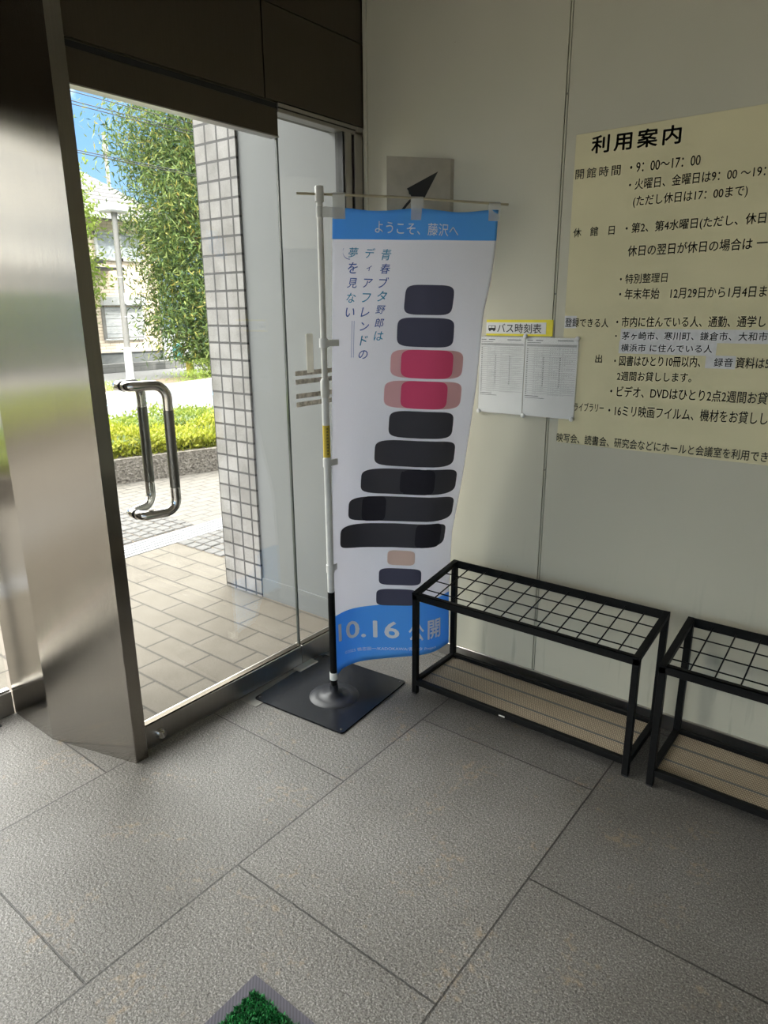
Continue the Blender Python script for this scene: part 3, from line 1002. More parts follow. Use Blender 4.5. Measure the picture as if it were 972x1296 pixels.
for (a, b, c, d) in ((8.5, 10.0, 3.66, 3.72), (8.5, 10.0, 2.98, 3.05), (8.5, 8.57, 2.98, 3.72), (9.93, 10.0, 2.98, 3.72), (9.2, 9.3, 2.98, 3.72)):
    wfr.box((HX, a, c), (HX + 0.07, b, d), M['white_metal'])
wf = part(wfr, 'upper_window', hs)
part(wu, 'curtained_pane', wf)
sh = MB()
for k in range(8):
    z = 0.90 + k * 0.105
    sh.box((HX + 0.02, 8.56, z), (HX + 0.045 + 0.008 * (k % 2), 9.72, z + 0.10), M['white_metal'], 0.004)
sh.box((HX, 8.47, 0.86), (HX + 0.06, 8.56, 1.78), M['grey_post']).box((HX, 9.72, 0.86), (HX + 0.06, 9.78, 1.78), M['white_metal']).box((HX, 8.5, 0.83), (HX + 0.07, 9.78, 0.88), M['white_metal'])
shw = part(sh, 'shuttered_window', hs)
part(MB().box((HX, 8.46, 1.78), (HX + 0.20, 9.82, 2.02), M['white_metal'], 0.015), 'shutter_box', shw)
part(MB().box((HX, 7.2, 2.86), (HX + 0.55, 8.43, 2.95), M['dark_metal'], 0.01)
     .box((HX, 7.2, 2.70), (HX + 0.75, 8.86, 2.755), M['dark_metal'], 0.008), 'entrance_canopy', hs)
part(MB().tube([(HX + 0.1, 10.34, 0.3), (HX + 0.1, 10.34, 4.0), (HX + 0.42, 10.34, 4.08)], 0.035, M['white_metal'], 10), 'downpipe', hs)
tag(hs, 'two-storey pale brick house with tiled roof across the road', 'house')

fb = empty('added_reflection_block', (-20.0, -22.0, 0))  # unseen block added only to give the steel pillar a pale reflection
part(MB().box((-25, -42, 3.6), (-19.0, -6, 10.5), M['pale_render']).box((-25, -42, 0), (-19.05, -6, 3.6), M['concrete']), 'block_walls', fb)
for k in range(8):
    y = -39 + k * 4.2
    for z in (4.6, 7.6):
        part(MB().box((-19.02, y, z), (-18.94, y + 1.8, z + 1.3), M['white_metal']).box((-18.98, y + .1, z + .1), (-18.93, y + 1.7, z + 1.2), M['curtain']), 'window', fb)
tag(fb, 'pale block added across the road for the steel pillar to mirror', 'building')
for y in (-17.0, -21.5):  # unseen trees added for the green band in the pillar's reflection
    shrub('added_reflection_tree', -12.3, y, 1.6, 2.6, 0.2, 2.0, 6000, 0.16, 0.07, M['leaf_tree'], 'low green tree added out of view for the steel pillar to reflect', 'tree', int(40 - y), 0.2, None, 0.08, 'trees added for the pillar to mirror')
bw = MB().box((-15.75, 3.0, 0.0), (-15.6, 7.75, 0.27), M['block'], 0.01).box((-15.75, 7.8, 0.0), (-15.6, 11.5, 0.24), M['block'], 0.01)
tag(bw.build('block_wall', loc=(-15.68, 7.2, 0)), 'low grey concrete block wall in front of the brick house', 'low wall')

sl = empty('street_lamp', (-13.15, 7.06, 0))
part(MB().tube([(-13.15, 7.06, 0.0), (-13.15, 7.06, 0.8), (-13.15, 7.09, 3.76)], [0.075, 0.072, 0.062], M['grey_post'], 18), 'pole', sl)
part(MB().tube([(-13.15, 7.06, 0.02), (-13.15, 7.06, 0.79)], [0.098, 0.092], M['white_metal'], 18), 'white_sleeve', sl)
part(MB().box((-13.4, 6.84, 3.76), (-12.92, 7.33, 3.93), M['white_metal'], 0.03).box((-13.2, 7.03, 3.68), (-13.1, 7.15, 3.77), M['grey_post'], 0.01), 'lamp_head', sl)
part(MB().tube([(-13.15, 7.08, 1.48), (-13.15, 7.08, 1.495)], 0.076, M['white_metal'], 16).tube([(-13.15, 7.075, 2.36), (-13.15, 7.075, 2.38)], 0.074, M['white_metal'], 16)
     .box((-13.08, 7.075, 1.78), (-13.06, 7.15, 2.02), M['white_metal']), 'bands', sl)
tag(sl, 'slim grey street lamp post with white box head and white sleeve', 'street lamp')

up = empty('utility_pole', (-22.0, 12.6, 0))
part(MB().tube([(-22, 12.6, 0), (-22, 12.6, 7.6)], [0.09, 0.06], M['grey_post'], 14), 'pole', up)
part(MB().box((-22.06, 12.52, 6.9), (-21.90, 12.68, 7.25), M['grey_post'], 0.02), 'junction_box', up)
tag(up, 'thin pale utility pole rising behind the house roof', 'utility pole')

tag(MB().lathe([(0.09, 0.0), (0.09, 0.42), (0.075, 0.46), (0.03, 0.47)], -12.9, 8.62, M['yellow_paint'], 18).build('yellow_bollard', loc=(-12.9, 8.62, 0)),
    'short yellow post under the tall tree', 'bollard')
ap = empty('roadside_board', (-15.2, 9.95, 0))
part(MB().box((-15.22, 9.80, 0.30), (-15.18, 10.12, 0.72), M['aqua'], 0.005), 'panel', ap)
part(MB().tube([(-15.2, 9.86, 0), (-15.2, 9.86, 0.32)], 0.02, M['grey_post'], 8).tube([(-15.2, 10.06, 0), (-15.2, 10.06, 0.32)], 0.02, M['grey_post'], 8), 'legs', ap)
tag(ap, 'small aqua board at the house corner behind the tree leaves', 'board')

def wire(y0, z0, y1, z1, sag, label, x=-11.5):
    pts = []
    for k in range(25):
        t = k / 24
        pts.append((x, y0 + (y1 - y0) * t, z0 + (z1 - z0) * t - sag * 4 * t * (1 - t)))
    o = MB().tube(pts, 0.0085, M['black_rubber'], 6).build('overhead_wire', loc=(x, (y0 + y1) / 2, min(z0, z1)))
    tag(o, label, 'wire', 'overhead wires crossing the sky')
for (za, zb, lab) in ((5.56, 5.52, 'overhead wire across the sky, topmost of the upper three'), (5.40, 5.386, 'overhead wire across the sky, middle of the upper three'),
                      (5.345, 5.30, 'overhead wire across the sky, lowest of the upper three'), (4.56, 4.57, 'overhead wire just above the house roof, upper of the close pair'),
                      (4.52, 4.52, 'overhead wire just above the house roof, lower of the close pair')):
    wire(-8.0, za + 0.27, 18.0, za - 0.25, 0.0, lab)


# ================================================================== BANNER ON ITS STAND
POLE = (0.297, -0.613)
AZ = math.radians(48)
T_Z = [0.10, 0.36, 0.642, 0.90, 1.264, 1.56, 1.81, 1.92]
T_AZ = [66, 66, 65, 60, 54, 50, 48, 48]
T_A = [0.40, 0.44, 0.48, 0.42, 0.38, 0.42, 0.03, 0.02]
T_L = [0.004, 0.003, 0.0097, 0.015, 0.025, 0.034, 0.041, 0.045]
BW = 0.60


def cloth_pt(s, z, off=0.0):
    """point of the hanging cloth: s along its width from the pole, z its height at the pole side"""
    az = math.radians(float(np.interp(z, T_Z, T_AZ)))
    A = float(np.interp(z, T_Z, T_A)); L0 = float(np.interp(z, T_Z, T_L))
    x = POLE[0] + L0 * math.cos(az); y = POLE[1] + L0 * math.sin(az)
    hd = lambda t: az + A * math.cos(2 * math.pi * t / BW) + .10 * math.sin(2 * math.pi * t / BW * 2.5 + z * 1.5) * (1 - .4 * A)
    n = max(1, int(40 * s / BW + 0.999)) if s > 0 else 0
    for i in range(n):
        h = hd((i + .5) * s / n)
        x += math.cos(h) * s / n; y += math.sin(h) * s / n
    if off:
        h = hd(s)
        x += math.sin(h) * off; y -= math.cos(h) * off
    return (x, y, z - s / BW * (.016 + .035 * min(1.0, max(0.0, (1.5 - z) / 1.4))))


st = empty('banner_stand', (0.26, -0.585, 0))
ang = math.radians(4.2)
def rot2(x, y, cx=0.2565, cy=-0.585):
    return (cx + x * math.cos(ang) - y * math.sin(ang), cy + x * math.sin(ang) + y * math.cos(ang))
hs_ = 0.2315
poly = []
for (sx, sy) in ((1, -1), (1, 1), (-1, 1), (-1, -1)):
    a0 = {(1, -1): -90, (1, 1): 0, (-1, 1): 90, (-1, -1): 180}[(sx, sy)]
    for k in range(5):
        a = math.radians(a0 + 90 * k / 4)
        poly.append(rot2(sx * (hs_ - .014) + .014 * math.cos(a), sy * (hs_ - .014) + .014 * math.sin(a)))
base = MB().prism(poly, 0.0, 0.007, M['dark_base'])
bp_ = part(base, 'base_plate', st)
hl = MB()
for (sx, sy) in ((1, -1), (1, 1), (-1, 1), (-1, -1)):
    px, py = rot2(sx * (hs_ - .018), sy * (hs_ - .018))
    hl.lathe([(0.0055, 0.0072), (0.0055, 0.0085), (0.002, 0.0088)], px, py, M['black_rubber'], 12)
part(hl, 'corner_rivets', bp_)
part(MB().lathe([(0.105, 0.007), (0.104, 0.0085), (0.07, 0.0125), (0.036, 0.018), (0.034, 0.024), (0.018, 0.026), (0.018, 0.06)], POLE[0], POLE[1], M['dome'], 48), 'socket_dome', st)
part(MB().tube([(POLE[0], POLE[1], 0.03), (POLE[0], POLE[1], 0.478)], 0.0145, M['black_paint'], 20), 'lower_pole', st, 'black lower pole')
part(MB().tube([(POLE[0], POLE[1], 0.478), (POLE[0], POLE[1], 1.26)], 0.0138, M['white_plastic'], 20), 'middle_pole', st, 'white middle pole')
part(MB().tube([(POLE[0], POLE[1], 1.255), (POLE[0], POLE[1], 1.262), (POLE[0], POLE[1], 1.315), (POLE[0], POLE[1], 1.325)], [0.0148, 0.0165, 0.0165, 0.012], M['grey_pole'], 20), 'collar', st)
part(MB().tube([(POLE[0], POLE[1], 1.32), (POLE[0], POLE[1], 1.94)], 0.0112, M['grey_pole'], 20), 'upper_pole', st, 'grey upper pole')
part(MB().tube([(POLE[0], POLE[1], 1.925), (POLE[0], POLE[1], 1.972), (POLE[0], POLE[1], 1.976)], [0.0155, 0.0155, 0.013], M['grey_pole'], 20), 'top_cap', st)
lb = MB().tube([(POLE[0], POLE[1], 1.03), (POLE[0], POLE[1], 1.152)], 0.0141, M['yellow_label'], 20, False)
for k in range(9):
    z = 1.04 + k * 0.012
    a0 = math.atan2(-2.519 - POLE[1], 2.059 - POLE[0]) + 0.25
    v = []
    for (da, dz) in ((-.22, 0), (.22, 0.001), (.2, .008), (-.2, .0075)):
        v.append((POLE[0] + 0.0143 * math.cos(a0 + da), POLE[1] + 0.0143 * math.sin(a0 + da), z + dz))
    lb.add(v, [(0, 1, 2, 3)], M['ink'])
part(lb, 'caution_label', st)
cd = Vector((math.cos(AZ), math.sin(AZ), 0))
p0 = Vector((POLE[0], POLE[1], 1.951)) - cd * 0.078
p1 = Vector((POLE[0], POLE[1], 1.951)) + cd * 0.25 + Vector((0, 0, -0.004))
p2 = Vector((POLE[0], POLE[1], 1.951)) + cd * 0.682 + Vector((0, 0, -0.022))
part(MB().tube([p0, p1, p2], 0.0042, M['bamboo'], 10), 'crossbar', st)
for zc in (0.10, 0.578, 1.008, 1.452):
    cl = MB().tube([(POLE[0], POLE[1], zc - .016), (POLE[0], POLE[1], zc + .016)], 0.0165, M['white_plastic'], 20)
    q0 = cloth_pt(0.0, zc); q1 = cloth_pt(0.03 if zc > .2 else 0.005, zc)
    cl.beam((POLE[0] + 0.012, POLE[1] - 0.004, zc), (q1[0] + .003, q1[1] - .003, zc), 0.004, 0.024, M['white_plastic'])
    part(cl, 'pole_clip', st)
tag(st, 'banner stand with square black base plate and grey pole by the glass front', 'banner stand')

# --- the cloth
bn = empty('banner', (0.5, -0.37, 0.10))
zs = list(np.linspace(0.108, 0.362, 10)) + list(np.linspace(0.362, 1.806, 56))[1:] + list(np.linspace(1.806, 1.910, 6))[1:]
ss = list(np.linspace(0, BW, 61))
cv, cf, cm_ = [], [], []
def bottom_wave(s, z):
    return z - (0.012 * math.exp(-((s - 0.02) / 0.02) ** 2) if z < 0.13 else 0) - (0.0 if z < 1.9 else 0.010 * math.sin(math.pi * s / 0.3) ** 2)
for z in zs:
    for s in ss:
        p = cloth_pt(s, z)
        cv.append((p[0], p[1], bottom_wave(s, z)))
me = bpy.data.meshes.new('banner_cloth')
n_ = len(ss)
for j in range(len(zs) - 1):
    for i in range(n_ - 1):
        cf.append((j * n_ + i, j * n_ + i + 1, (j + 1) * n_ + i + 1, (j + 1) * n_ + i))
        zm = (zs[j] + zs[j + 1]) / 2
        cm_.append(1 if zm < 0.362 or zm > 1.806 else 0)
me.from_pydata([Vector(p) - Vector(bn.location) for p in cv], [], cf)
me.materials.append(M['cloth_white']); me.materials.append(M['cloth_blue'])
me.polygons.foreach_set('material_index', cm_)
me.polygons.foreach_set('use_smooth', [True] * len(cf))
co_ = bpy.data.objects.new('cloth', me); COL.objects.link(co_); co_.parent = bn
sd = co_.modifiers.new('thickness', 'SOLIDIFY'); sd.thickness = 0.0004; sd.offset = 0.0


def print_text(name, body, s0, z0, s1, z1, h, m, bold=0.0, shear=0.0, off=0.0016):
    v, f, _ = text_mesh(body, bold, shear)
    mb = MB()
    mb.add([cloth_pt(s0 + a * (s1 - s0), z0 + a * (z1 - z0) + (b - .5) * h, off) for a, b in v], f, m)
    return part(mb, name, bn)


print_text('lettering', 'ようこそ、藤沢へ', 0.150, 1.852, 0.455, 1.850, 0.042, M['print_pale'], 0.004)
def title_col(chars, s, ztop, zbot, w, lean):
    mb = MB()
    pitch = (ztop - zbot) / len(chars)
    for i, ch in enumerate(chars):
        v, f, dim = text_mesh(ch, 0.004, 0.18)
        k = w if ch not in 'ィ' else w * .6
        mx = max(dim[0], 0.8)
        ww, hh = k * dim[0] / mx, k * dim[1] / mx
        zc = ztop - pitch * (i + .5)
        sc_ = s - lean * i
        m = M['print_teal'] if (i + int(s * 100)) % 3 == 1 else M['print_blue']
        mb.add([cloth_pt(sc_ + (a - .5) * ww, zc + (b - .5) * hh, 0.0016) for a, b in v], f, m)
    part(mb, 'lettering', bn)
title_col('青春ブタ野郎は', 0.195, 1.785, 1.455, 0.036, 0.0015)
title_col('ディアフレンドの', 0.136, 1.790, 1.385, 0.035, 0.001)
title_col('夢を見ない', 0.076, 1.790, 1.535, 0.036, 0.0005)
fl_ = MB()
for k in range(24):          # the fine two-line subtitle beside the title and the little flourish
    z = 1.53 - k * 0.0055
    for s in (0.082, 0.090):
        a = cloth_pt(s, z, .0016); b = cloth_pt(s + .0022, z, .0016); c = cloth_pt(s + .0022, z - .0036, .0016); d = cloth_pt(s, z - .0036, .0016)
        fl_.add([a, b, c, d], [(0, 1, 2, 3)], M['print_blue'])
prev = None
for k in range(15):
    a = math.radians(150 + k * 9)
    r = 0.024
    p = (0.062 + r * math.cos(a), 1.765 + r * math.sin(a))
    if prev:
        fl_.add([cloth_pt(prev[0], prev[1], .0016), cloth_pt(p[0], p[1], .0016), cloth_pt(p[0], p[1] + .0022, .0016), cloth_pt(prev[0], prev[1] + .0022, .0016)], [(0, 1, 2, 3)], M['print_blue'])
    prev = p
part(fl_, 'fine_print', bn)
print_text('lettering', '10.16', 0.034, 0.282, 0.325, 0.262, 0.080, M['print_pale'], 0.018)
print_text('lettering', '公', 0.365, 0.252, 0.435, 0.254, 0.082, M['print_pale'], 0.018)
print_text('lettering', '開', 0.452, 0.258, 0.530, 0.258, 0.090, M['print_pale'], 0.018)
print_text('lettering', '©2025 鴨志田一/KADOKAWA/青ブタ Project', 0.070, 0.180, 0.500, 0.170, 0.020, M['print_pale'])


def blob(mb, cs, cz, rs_, rz_, m, off, tilt=0.0, pw=2.6):
    """plain rounded patch of colour printed on the cloth"""
    NR, NS = 8, 56
    v = [cloth_pt(cs, cz, off)]; f = []
    for i in range(1, NR + 1):
        for k in range(NS):
            a = 2 * math.pi * k / NS
            c, s = math.cos(a), math.sin(a)
            x = math.copysign(abs(c) ** (2 / pw), c) * rs_ * i / NR
            y = math.copysign(abs(s) ** (2 / pw), s) * rz_ * i / NR
            xx = x * math.cos(tilt) - y * math.sin(tilt); yy = x * math.sin(tilt) + y * math.cos(tilt)
            v.append(cloth_pt(min(max(cs + xx, 0.004), BW - .004), cz + yy, off))
    for k in range(NS):
        f.append((0, 1 + k, 1 + (k + 1) % NS))
    for i in range(NR - 1):
        for k in range(NS):
            f.append((1 + i * NS + k, 1 + (i + 1) * NS + k, 1 + (i + 1) * NS + (k + 1) % NS, 1 + i * NS + (k + 1) % NS))
    mb.add(v, f, m, True)
art = MB()
for (sa, sb, zc, h, mm) in (
        (0.275, 0.455, 1.610, .105, 'print_slate'), (0.255, 0.470, 1.495, .105, 'print_slate'),
        (0.235, 0.520, 1.380, .105, 'print_rose'), (0.215, 0.525, 1.265, .105, 'print_rose'),
        (0.240, 0.500, 1.150, .105, 'print_char'), (0.190, 0.525, 1.035, .105, 'print_char'),
        (0.140, 0.555, 0.920, .105, 'print_char'), (0.090, 0.560, 0.805, .105, 'print_char'),
        (0.050, 0.530, 0.690, .105, 'print_char'), (0.270, 0.385, 0.592, .065, 'print_skin'),
        (0.235, 0.415, 0.508, .075, 'print_slate'), (0.225, 0.400, 0.415, .075, 'print_slate')):
    blob(art, (sa + sb) / 2, zc, (sb - sa) / 2, h / 2, M[mm], .0022, 0.0, 5.0)
for (sa, sb, zc, h, mm) in ((0.275, 0.475, 1.380, .105, 'print_pink'), (0.280, 0.460, 1.265, .105, 'print_pink'),
                            (0.300, 0.440, 0.920, .105, 'print_dark'), (0.150, 0.250, 0.805, .105, 'print_dark'), (0.380, 0.500, 0.690, .105, 'print_dark')):
    blob(art, (sa + sb) / 2, zc, (sb - sa) / 2, h / 2, M[mm], .0032, 0.0, 5.0)
part(art, 'abstract_print', bn)
# translucent loops that hang the cloth on the crossbar and the pole
for s in (0.022, 0.30, 0.585):
    lp = MB()
    q = Vector(cloth_pt(s, 1.90)); top = Vector((POLE[0], POLE[1], 0)) + cd * (s + 0.045)
    nv = Vector((math.sin(AZ), -math.cos(AZ), 0)) * 0.0055
    w = cd * 0.022
    zb_ = 1.951 - (0.004 * min(1, s / .25) + max(0, s - .2) / .43 * .018)
    for sg in (1, -1):
        a = Vector((q.x, q.y, 1.872)) + nv * sg * .35; b = Vector((top.x, top.y, zb_)) + nv * sg; c = Vector((top.x, top.y, zb_ + .0062))
        lp.add([a - w, a + w, b + w, b - w, c + w, c - w], [(0, 1, 2, 3), (3, 2, 4, 5)], M['loop'])
    part(lp, 'hanging_loop', bn)
lp = MB()
q0 = Vector((POLE[0], POLE[1], 1.893)); 
lp.tube([(POLE[0], POLE[1], 1.876), (POLE[0], POLE[1], 1.910)], 0.0135, M['loop'], 20, False)
q1 = Vector(cloth_pt(0.04, 1.893, 0.002))
lp.beam(q0 + Vector((0.008, -0.008, 0)), q1, 0.002, 0.034, M['loop'])
part(lp, 'hanging_loop', bn)
tag(bn, 'tall white cloth banner with sky blue bands and film release lettering', 'banner')


# ================================================================== UMBRELLA RACKS
def rack(x0, label):
    W_, YF, YB, ZF, ZB = 0.92, -0.392, -0.075, 0.460, 0.512
    t = 0.023
    x1 = x0 + W_
    root = empty('umbrella_rack', ((x0 + x1) / 2, (YF + YB) / 2, 0))
    bp = M['black_paint']
    for (xa, ya, zt) in ((x0, YF, ZF), (x1 - t, YF, ZF), (x0, YB - t, ZB - .004), (x1 - t, YB - t, ZB - .004)):
        lg = part(MB().box((xa, ya, 0.006), (xa + t, ya + t, zt - 0.002), bp, 0.0015), 'leg', root)
        part(MB().box((xa + .001, ya + .001, 0.0), (xa + t - .001, ya + t - .001, 0.008), M['black_rubber'], 0.001), 'foot_cap', lg)
    h = 0.030
    part(MB().box((x0, YF, ZF - h), (x1, YF + 0.006, ZF), bp, 0.001).box((x0, YF, ZF - .004), (x1, YF + 0.021, ZF), bp, 0.001), 'front_top_rail', root)
    part(MB().box((x0, YB - .006, ZB - h - .004), (x1, YB, ZB), bp, 0.001), 'back_top_rail', root)
    for xa in (x0, x1 - 0.022):
        part(MB().beam((xa + .011, YF, ZF - .008), (xa + .011, YB, ZB - .008), 0.022, 0.018, bp), 'side_top_rail', root)
    slope = (ZB - ZF) / (YB - YF)
    zr = lambda y: ZF + slope * (y - YF) - 0.020
    yi0, yi1 = YF + 0.006, YB - 0.006
    for k in range(1, 4):
        y = yi0 + (yi1 - yi0) * k / 4
        part(MB().tube([(x0 + .012, y, zr(y) - .004), (x1 - .012, y, zr(y) - .004)], 0.0026, bp, 8), 'long_rod', root)
    for k in range(1, 12):
        x = x0 + .010 + (W_ - .020) * k / 12
        part(MB().tube([(x, yi0, zr(yi0) + .001), (x, yi1, zr(yi1) + .001)], 0.0026, bp, 8), 'cross_rod', root)
    z0, z1 = 0.044, 0.068
    fr_ = MB()
    fr_.box((x0 + t, YF + .002, z0), (x1 - t, YF + t, z1), bp, 0.0015)
    fr_.box((x0 + t, YB - t, z0), (x1 - t, YB - .002, z1), bp, 0.0015)
    fr_.box((x0 + .001, YF + t, z0), (x0 + t, YB - t, z1), bp, 0.0015)
    fr_.box((x1 - t, YF + t, z0), (x1 - .001, YB - t, z1), bp, 0.0015)
    part(fr_, 'shelf_frame', root)
    shf = part(MB().box((x0 + t, YF + t, 0.050), (x1 - t, YB - t, 0.053), M['shelf']), 'shelf_sheet', root, 'tan perforated shelf sheet')
    rb = MB()
    for y in (YF + .105, YF + .205):
        rb.box((x0 + t, y, 0.0528), (x1 - t, y + 0.010, 0.0540), M['ink_soft'], 0.0003)
    part(rb, 'stiffener_rib', shf)
    part(MB().box(((x0 + x1) / 2 - .045, YF + .0005, 0.051), ((x0 + x1) / 2 - .020, YF + .0025, 0.056), M['grey_pole']), 'maker_plate', root)
    tag(root, label, 'umbrella rack', 'umbrella racks along the wall')
rack(0.540, 'black umbrella rack beside the banner, whole and fully in view')
rack(1.522, 'black umbrella rack at the right edge, cut off by the picture')

# ================================================================== ON THE WALL
# cream notice board
po = empty('notice_board', (1.68, 0.0, 1.07))
part(MB().box((0.951, -0.0025, 1.068), (2.405, -0.0002, 2.145), M['poster'], 0.0008), 'board', po)
lines = [
    ('利用案内', 1.009, 2.105, 1.306, 2.099, 0.057, .022, 1.28),
    ('開館時間', 0.958, 2.019, 1.118, 2.016, 0.033, .006, 1.35),
    ('・9：00～17：00', 1.150, 2.017, 1.373, 2.015, 0.030, .008, 1),
    ('・火曜日、金曜日は9：00 ～19：', 1.151, 1.965, 1.565, 1.963, 0.034, .008, 1),
    ('(ただし休日は17：00まで)', 1.170, 1.910, 1.522, 1.910, 0.038, .008, 1),
    ('休　館　日', 0.964, 1.827, 1.114, 1.827, 0.031, .006, 1),
    ('・第2、第4水曜日(ただし、休日', 1.152, 1.826, 1.583, 1.827, 0.038, .012, 1),
    ('休日の翌日が休日の場合は 一', 1.166, 1.755, 1.597, 1.757, 0.036, .012, 1),
    ('・特別整理日', 1.147, 1.664, 1.308, 1.665, 0.032, .008, 1),
    ('・年末年始　12月29日から1月4日ま', 1.149, 1.614, 1.614, 1.614, 0.036, .008, 1),
    ('登録できる人', 0.955, 1.518, 1.119, 1.516, 0.032, .008, 1),
    ('・市内に住んでいる人、通勤、通学し', 1.147, 1.520, 1.623, 1.523, 0.036, .010, 1),
    ('出', 1.081, 1.390, 1.106, 1.391, 0.030, .008, 1),
    ('・図書はひとり10冊以内、', 1.151, 1.385, 1.444, 1.392, 0.036, .010, 1),
    ('資料は5', 1.552, 1.393, 1.650, 1.395, 0.036, .012, 1),
    ('2週間お貸しします。', 1.166, 1.332, 1.421, 1.339, 0.033, .008, 1),
    ('・ビデオ、DVDはひとり2点2週間お貸', 1.146, 1.277, 1.659, 1.285, 0.040, .010, 1),
    ('ライブラリー', 1.012, 1.210, 1.127, 1.214, 0.032, .008, 1),
    ('・16ミリ映画フイルム、機材をお貸しし', 1.145, 1.207, 1.668, 1.220, 0.041, .008, 1),
    ('映写会、読書会、研究会などにホールと会議室を利用でき', 0.950, 1.087, 1.685, 1.096, 0.036, .010, 1)]
for (b, x0, z0, x1, z1, h, bo, sp) in lines:
    mb = MB(); wall_text(mb, b, x0, z0, x1, z1, h, M['ink'], -0.0034, bo, sp)
    part(mb, 'lettering', po)
for (xa, za, xb, zb, items) in (
        (0.952, 1.497, 0.998, 1.541, []),
        (1.166, 1.454, 1.66, 1.497, [('茅ヶ崎市、寒川町、鎌倉市、大和市', 1.172, 1.473, 1.634, 1.477, .028)]),
        (1.164, 1.412, 1.488, 1.454, [('横浜市 に住んでいる人', 1.172, 1.432, 1.476, 1.435, .026)]),
        (1.459, 1.372, 1.551, 1.414, [('録音', 1.486, 1.392, 1.543, 1.394, .028)])):
    sp_ = part(MB().box((xa, -0.0030, za), (xb, -0.0022, zb), M['paper_strip']), 'pasted_strip', po)
    for (b, x0, z0, x1, z1, h) in items:
        mb = MB(); wall_text(mb, b, x0, z0, x1, z1, h, M['ink'], -0.0036, .006, 1.08)
        part(mb, 'lettering', sp_)
mb = MB(); wall_text(mb, '・', 1.147, 1.472, 1.153, 1.472, 0.006, M['ink'])
part(mb, 'bullet', po)
tag(po, 'large cream notice board of library opening hours on the wall', 'notice board')

# yellow timetable heading card
yc = empty('heading_card', (0.765, 0.0, 1.466))
part(MB().box((0.622, -0.004, 1.466), (0.907, 0.003, 1.527), M['yellow_card'], 0.0006), 'card', yc)
part(MB().box((0.622, -0.0048, 1.474), (0.880, -0.0038, 1.517), M['paper']), 'white_panel', yc)
mb = MB(); wall_text(mb, 'バス時刻表', 0.672, 1.4955, 0.862, 1.4945, 0.036, M['ink'], -0.0053, .006)
part(mb, 'lettering', yc)
bi = MB()
def brect(xa, za, xb, zb, m, y): bi.box((xa, y, za), (xb, y + .0004, zb), m)
brect(0.632, 1.487, 0.664, 1.505, M['ink'], -0.0052)
brect(0.634, 1.496, 0.646, 1.503, M['paper'], -0.0055); brect(0.648, 1.496, 0.660, 1.503, M['paper'], -0.0055)
for x in (0.639, 0.657):
    bi.tube([(x, -0.0048, 1.486), (x, -0.0056, 1.486)], 0.0035, M['ink'], 14)
part(bi, 'bus_pictogram', yc)
tag(yc, 'yellow heading card with a bus pictogram above the timetable sheets', 'sign card')

# laminated timetable sheets
tt = empty('timetable_sheet', (0.80, 0.0, 1.155))
part(MB().box((0.594, -0.0095, 1.157), (1.018, -0.0078, 1.4645), M['film']), 'laminate_film', tt)
for (xa, xb, nm) in ((0.598, 0.796, 'left'), (0.800, 1.013, 'right')):
    pg = part(MB().box((xa, -0.0076, 1.161), (xb, -0.0066, 1.461), M['paper']), 'printed_page', tt)
    ln_ = MB()
    w = xb - xa
    r2 = random.Random(3)
    ln_.box((xa + .006, -.0079, 1.428), (xb - .004, -.0077, 1.437), M['line_grey'])
    for k in range(22):
        z = 1.423 - k * 0.0082
        ln_.box((xa + .006, -.0079, z - .0014), (xb - .004, -.0077, z), M['line_grey'])
        ln_.box((xa + .007, -.0079, z - .005), (xa + .013, -.0077, z - .0022), M['ink_soft'])
        for q, ff in ((0, .36), (1, .66), (2, .9)):
            for j in range(r2.randint(1, 5)):
                xx = xa + w * (ff - .18 + .045 * j)
                ln_.box((xx, -.0079, z - .005), (xx + .005, -.0077, z - .003), M['line_grey'])
        for ff in (.36, .68):
            if 3 < k < 18:
                ln_.box((xa + w * ff, -.0079, z - .0055), (xa + w * ff + .0035, -.0077, z - .0015), M['ink_soft'])
    for ff in (.36, .68):
        ln_.box((xa + w * ff - .003, -.0079, 1.245), (xa + w * ff - .0022, -.0077, 1.437), M['line_grey'])
    for k, (q, e_) in enumerate(((.03, .14), (.20, .34), (.62, .92))):
        ln_.box((xa + w * q, -.0079, 1.4495), (xa + w * e_, -.0077, 1.4525), M['ink_soft'])
    ln_.box((xa + w * .03, -.0079, 1.4415), (xa + w * .30, -.0077, 1.4435), M['ink_soft'])
    ln_.box((xa + w * .03, -.0079, 1.238), (xa + w * .30, -.0077, 1.2405), M['ink_soft'])
    ln_.box((xa + w * .03, -.0079, 1.231), (xa + w * .42, -.0077, 1.2330), M['ink_soft'])
    part(ln_, 'timetable_print', pg)
tag(tt, 'laminated bus timetable sheet pinned between banner and notice board', 'timetable')
for (x, z, lab) in ((0.800, 1.466, 'round white magnet at the top middle of the timetable sheet'), (1.011, 1.460, 'round white magnet at the top right corner of the timetable sheet'),
                    (0.603, 1.163, 'round white magnet at the bottom left corner of the timetable sheet'), (0.805, 1.160, 'round white magnet at the bottom middle of the timetable sheet'),
                    (1.008, 1.162, 'round white magnet at the bottom right corner of the timetable sheet')):
    pm = MB()
    pr = [(0.0085, -0.0096), (0.0088, -0.014), (0.0075, -0.0175), (0.004, -0.019)]
    v, f = [], []
    for r, y in pr:
        for k in range(24):
            a = 2 * math.pi * k / 24
            v.append((x + r * math.cos(a), y, z + r * math.sin(a)))
    for i in range(3):
        for k in range(24):
            f.append((i * 24 + k, i * 24 + (k + 1) % 24, (i + 1) * 24 + (k + 1) % 24, (i + 1) * 24 + k))
    f += [list(range(24)), list(range(72, 96))]
    pm.add(v, f, M['white_plastic'], True)
    tag(pm.build('round_magnet', loc=(x, -0.0096, z)), lab, 'magnet', 'magnets on the timetable sheet')

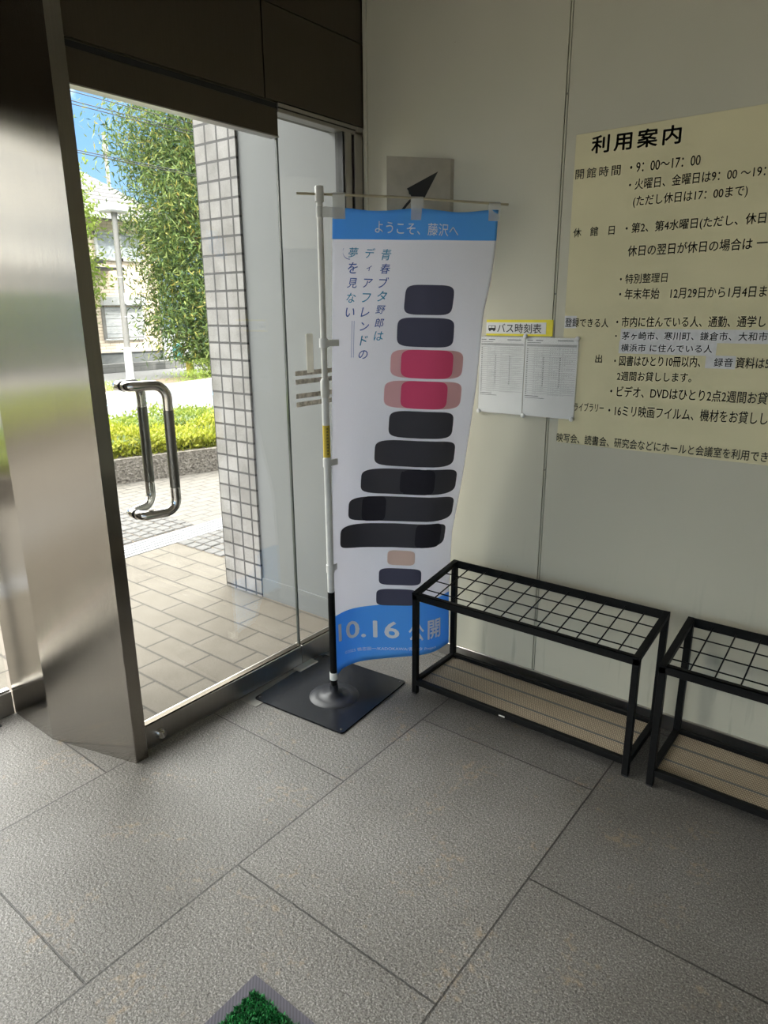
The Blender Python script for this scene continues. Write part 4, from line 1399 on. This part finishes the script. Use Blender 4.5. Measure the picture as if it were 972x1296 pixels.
# angled metal sign with the folded umbrella pictogram
sg = empty('umbrella_sign', (0.30, 0.0, 1.84))
A_, B_, C_ = (0.288, -0.221), (0.447, -0.018), (0.128, 0.0)
part(MB().prism([A_, B_, (0.452, 0.003), C_], 1.835, 2.130, M['sign_metal']), 'sign_body', sg)
ux = Vector((B_[0] - A_[0], B_[1] - A_[1], 0)); wid = ux.length; ux.normalize()
nx = Vector((ux.y, -ux.x, 0))
def sp3(u, z): 
    p = Vector((A_[0], A_[1], 0)) + ux * (u * wid) + nx * 0.0012
    return (p.x, p.y, z)
ic = MB()
ic.add([sp3(.80, 2.083), sp3(.31, 2.018), sp3(.335, 2.010), sp3(.345, 1.998), sp3(.37, 1.996), sp3(.385, 1.985), sp3(.415, 1.984), sp3(.43, 1.970), sp3(.55, 1.969)], [(0, 1, 2, 3, 4, 5, 6, 7, 8)], M['ink'])
pts = [(.40, 1.985), (.30, 1.958), (.235, 1.938), (.215, 1.915), (.245, 1.900), (.30, 1.905), (.32, 1.922)]
for i in range(len(pts) - 1):
    (u0, z0), (u1, z1) = pts[i], pts[i + 1]
    d = Vector((u1 - u0, (z1 - z0) / wid)); d = Vector((-d.y, d.x)).normalized() * 0.018
    ic.add([sp3(u0 - d.x, z0 - d.y * wid), sp3(u1 - d.x, z1 - d.y * wid), sp3(u1 + d.x, z1 + d.y * wid), sp3(u0 + d.x, z0 + d.y * wid)], [(0, 1, 2, 3)], M['ink'])
part(ic, 'umbrella_pictogram', sg)
tag(sg, 'metal sign with a black umbrella pictogram high on the wall behind the banner', 'sign')

# ================================================================== DOOR MAT
dm = empty('door_mat', (1.45, -1.95, 0))
MX0, MX1, MY0, MY1 = 0.998, 1.90, -2.285, -1.685
part(MB().prism([(MX0, MY0), (MX1, MY0), (MX1, MY1), (MX0, MY1)], 0.0, 0.004, M['mat_border']), 'rubber_border', dm)
rs = np.random.RandomState(5)
n = 60000
bx = rs.uniform(MX0 + .030, MX1 - .030, n); by = rs.uniform(MY0 + .030, MY1 - .030, n)
dd = rs.normal(size=(n, 3)) * np.array([.6, .6, .3]); dd[:, 2] = np.abs(dd[:, 2]) + .55
o = leaves('turf_pile', np.stack([bx, by, np.full(n, .004)], 1), dd, 0.011, 0.0042, M['turf'])
o.data.transform(Matrix.Translation(-Vector(dm.location))); o.parent = dm
o['kind'] = 'stuff'
part(MB().box((MX0 + .03, MY0 + .03, .0038), (MX1 - .03, MY1 - .03, .0048), plain('turf backing', (0.004, 0.02, 0.008), .9)), 'turf_backing', dm)
tag(dm, 'green turf door mat with dark rubber border, only its corner in view', 'door mat')
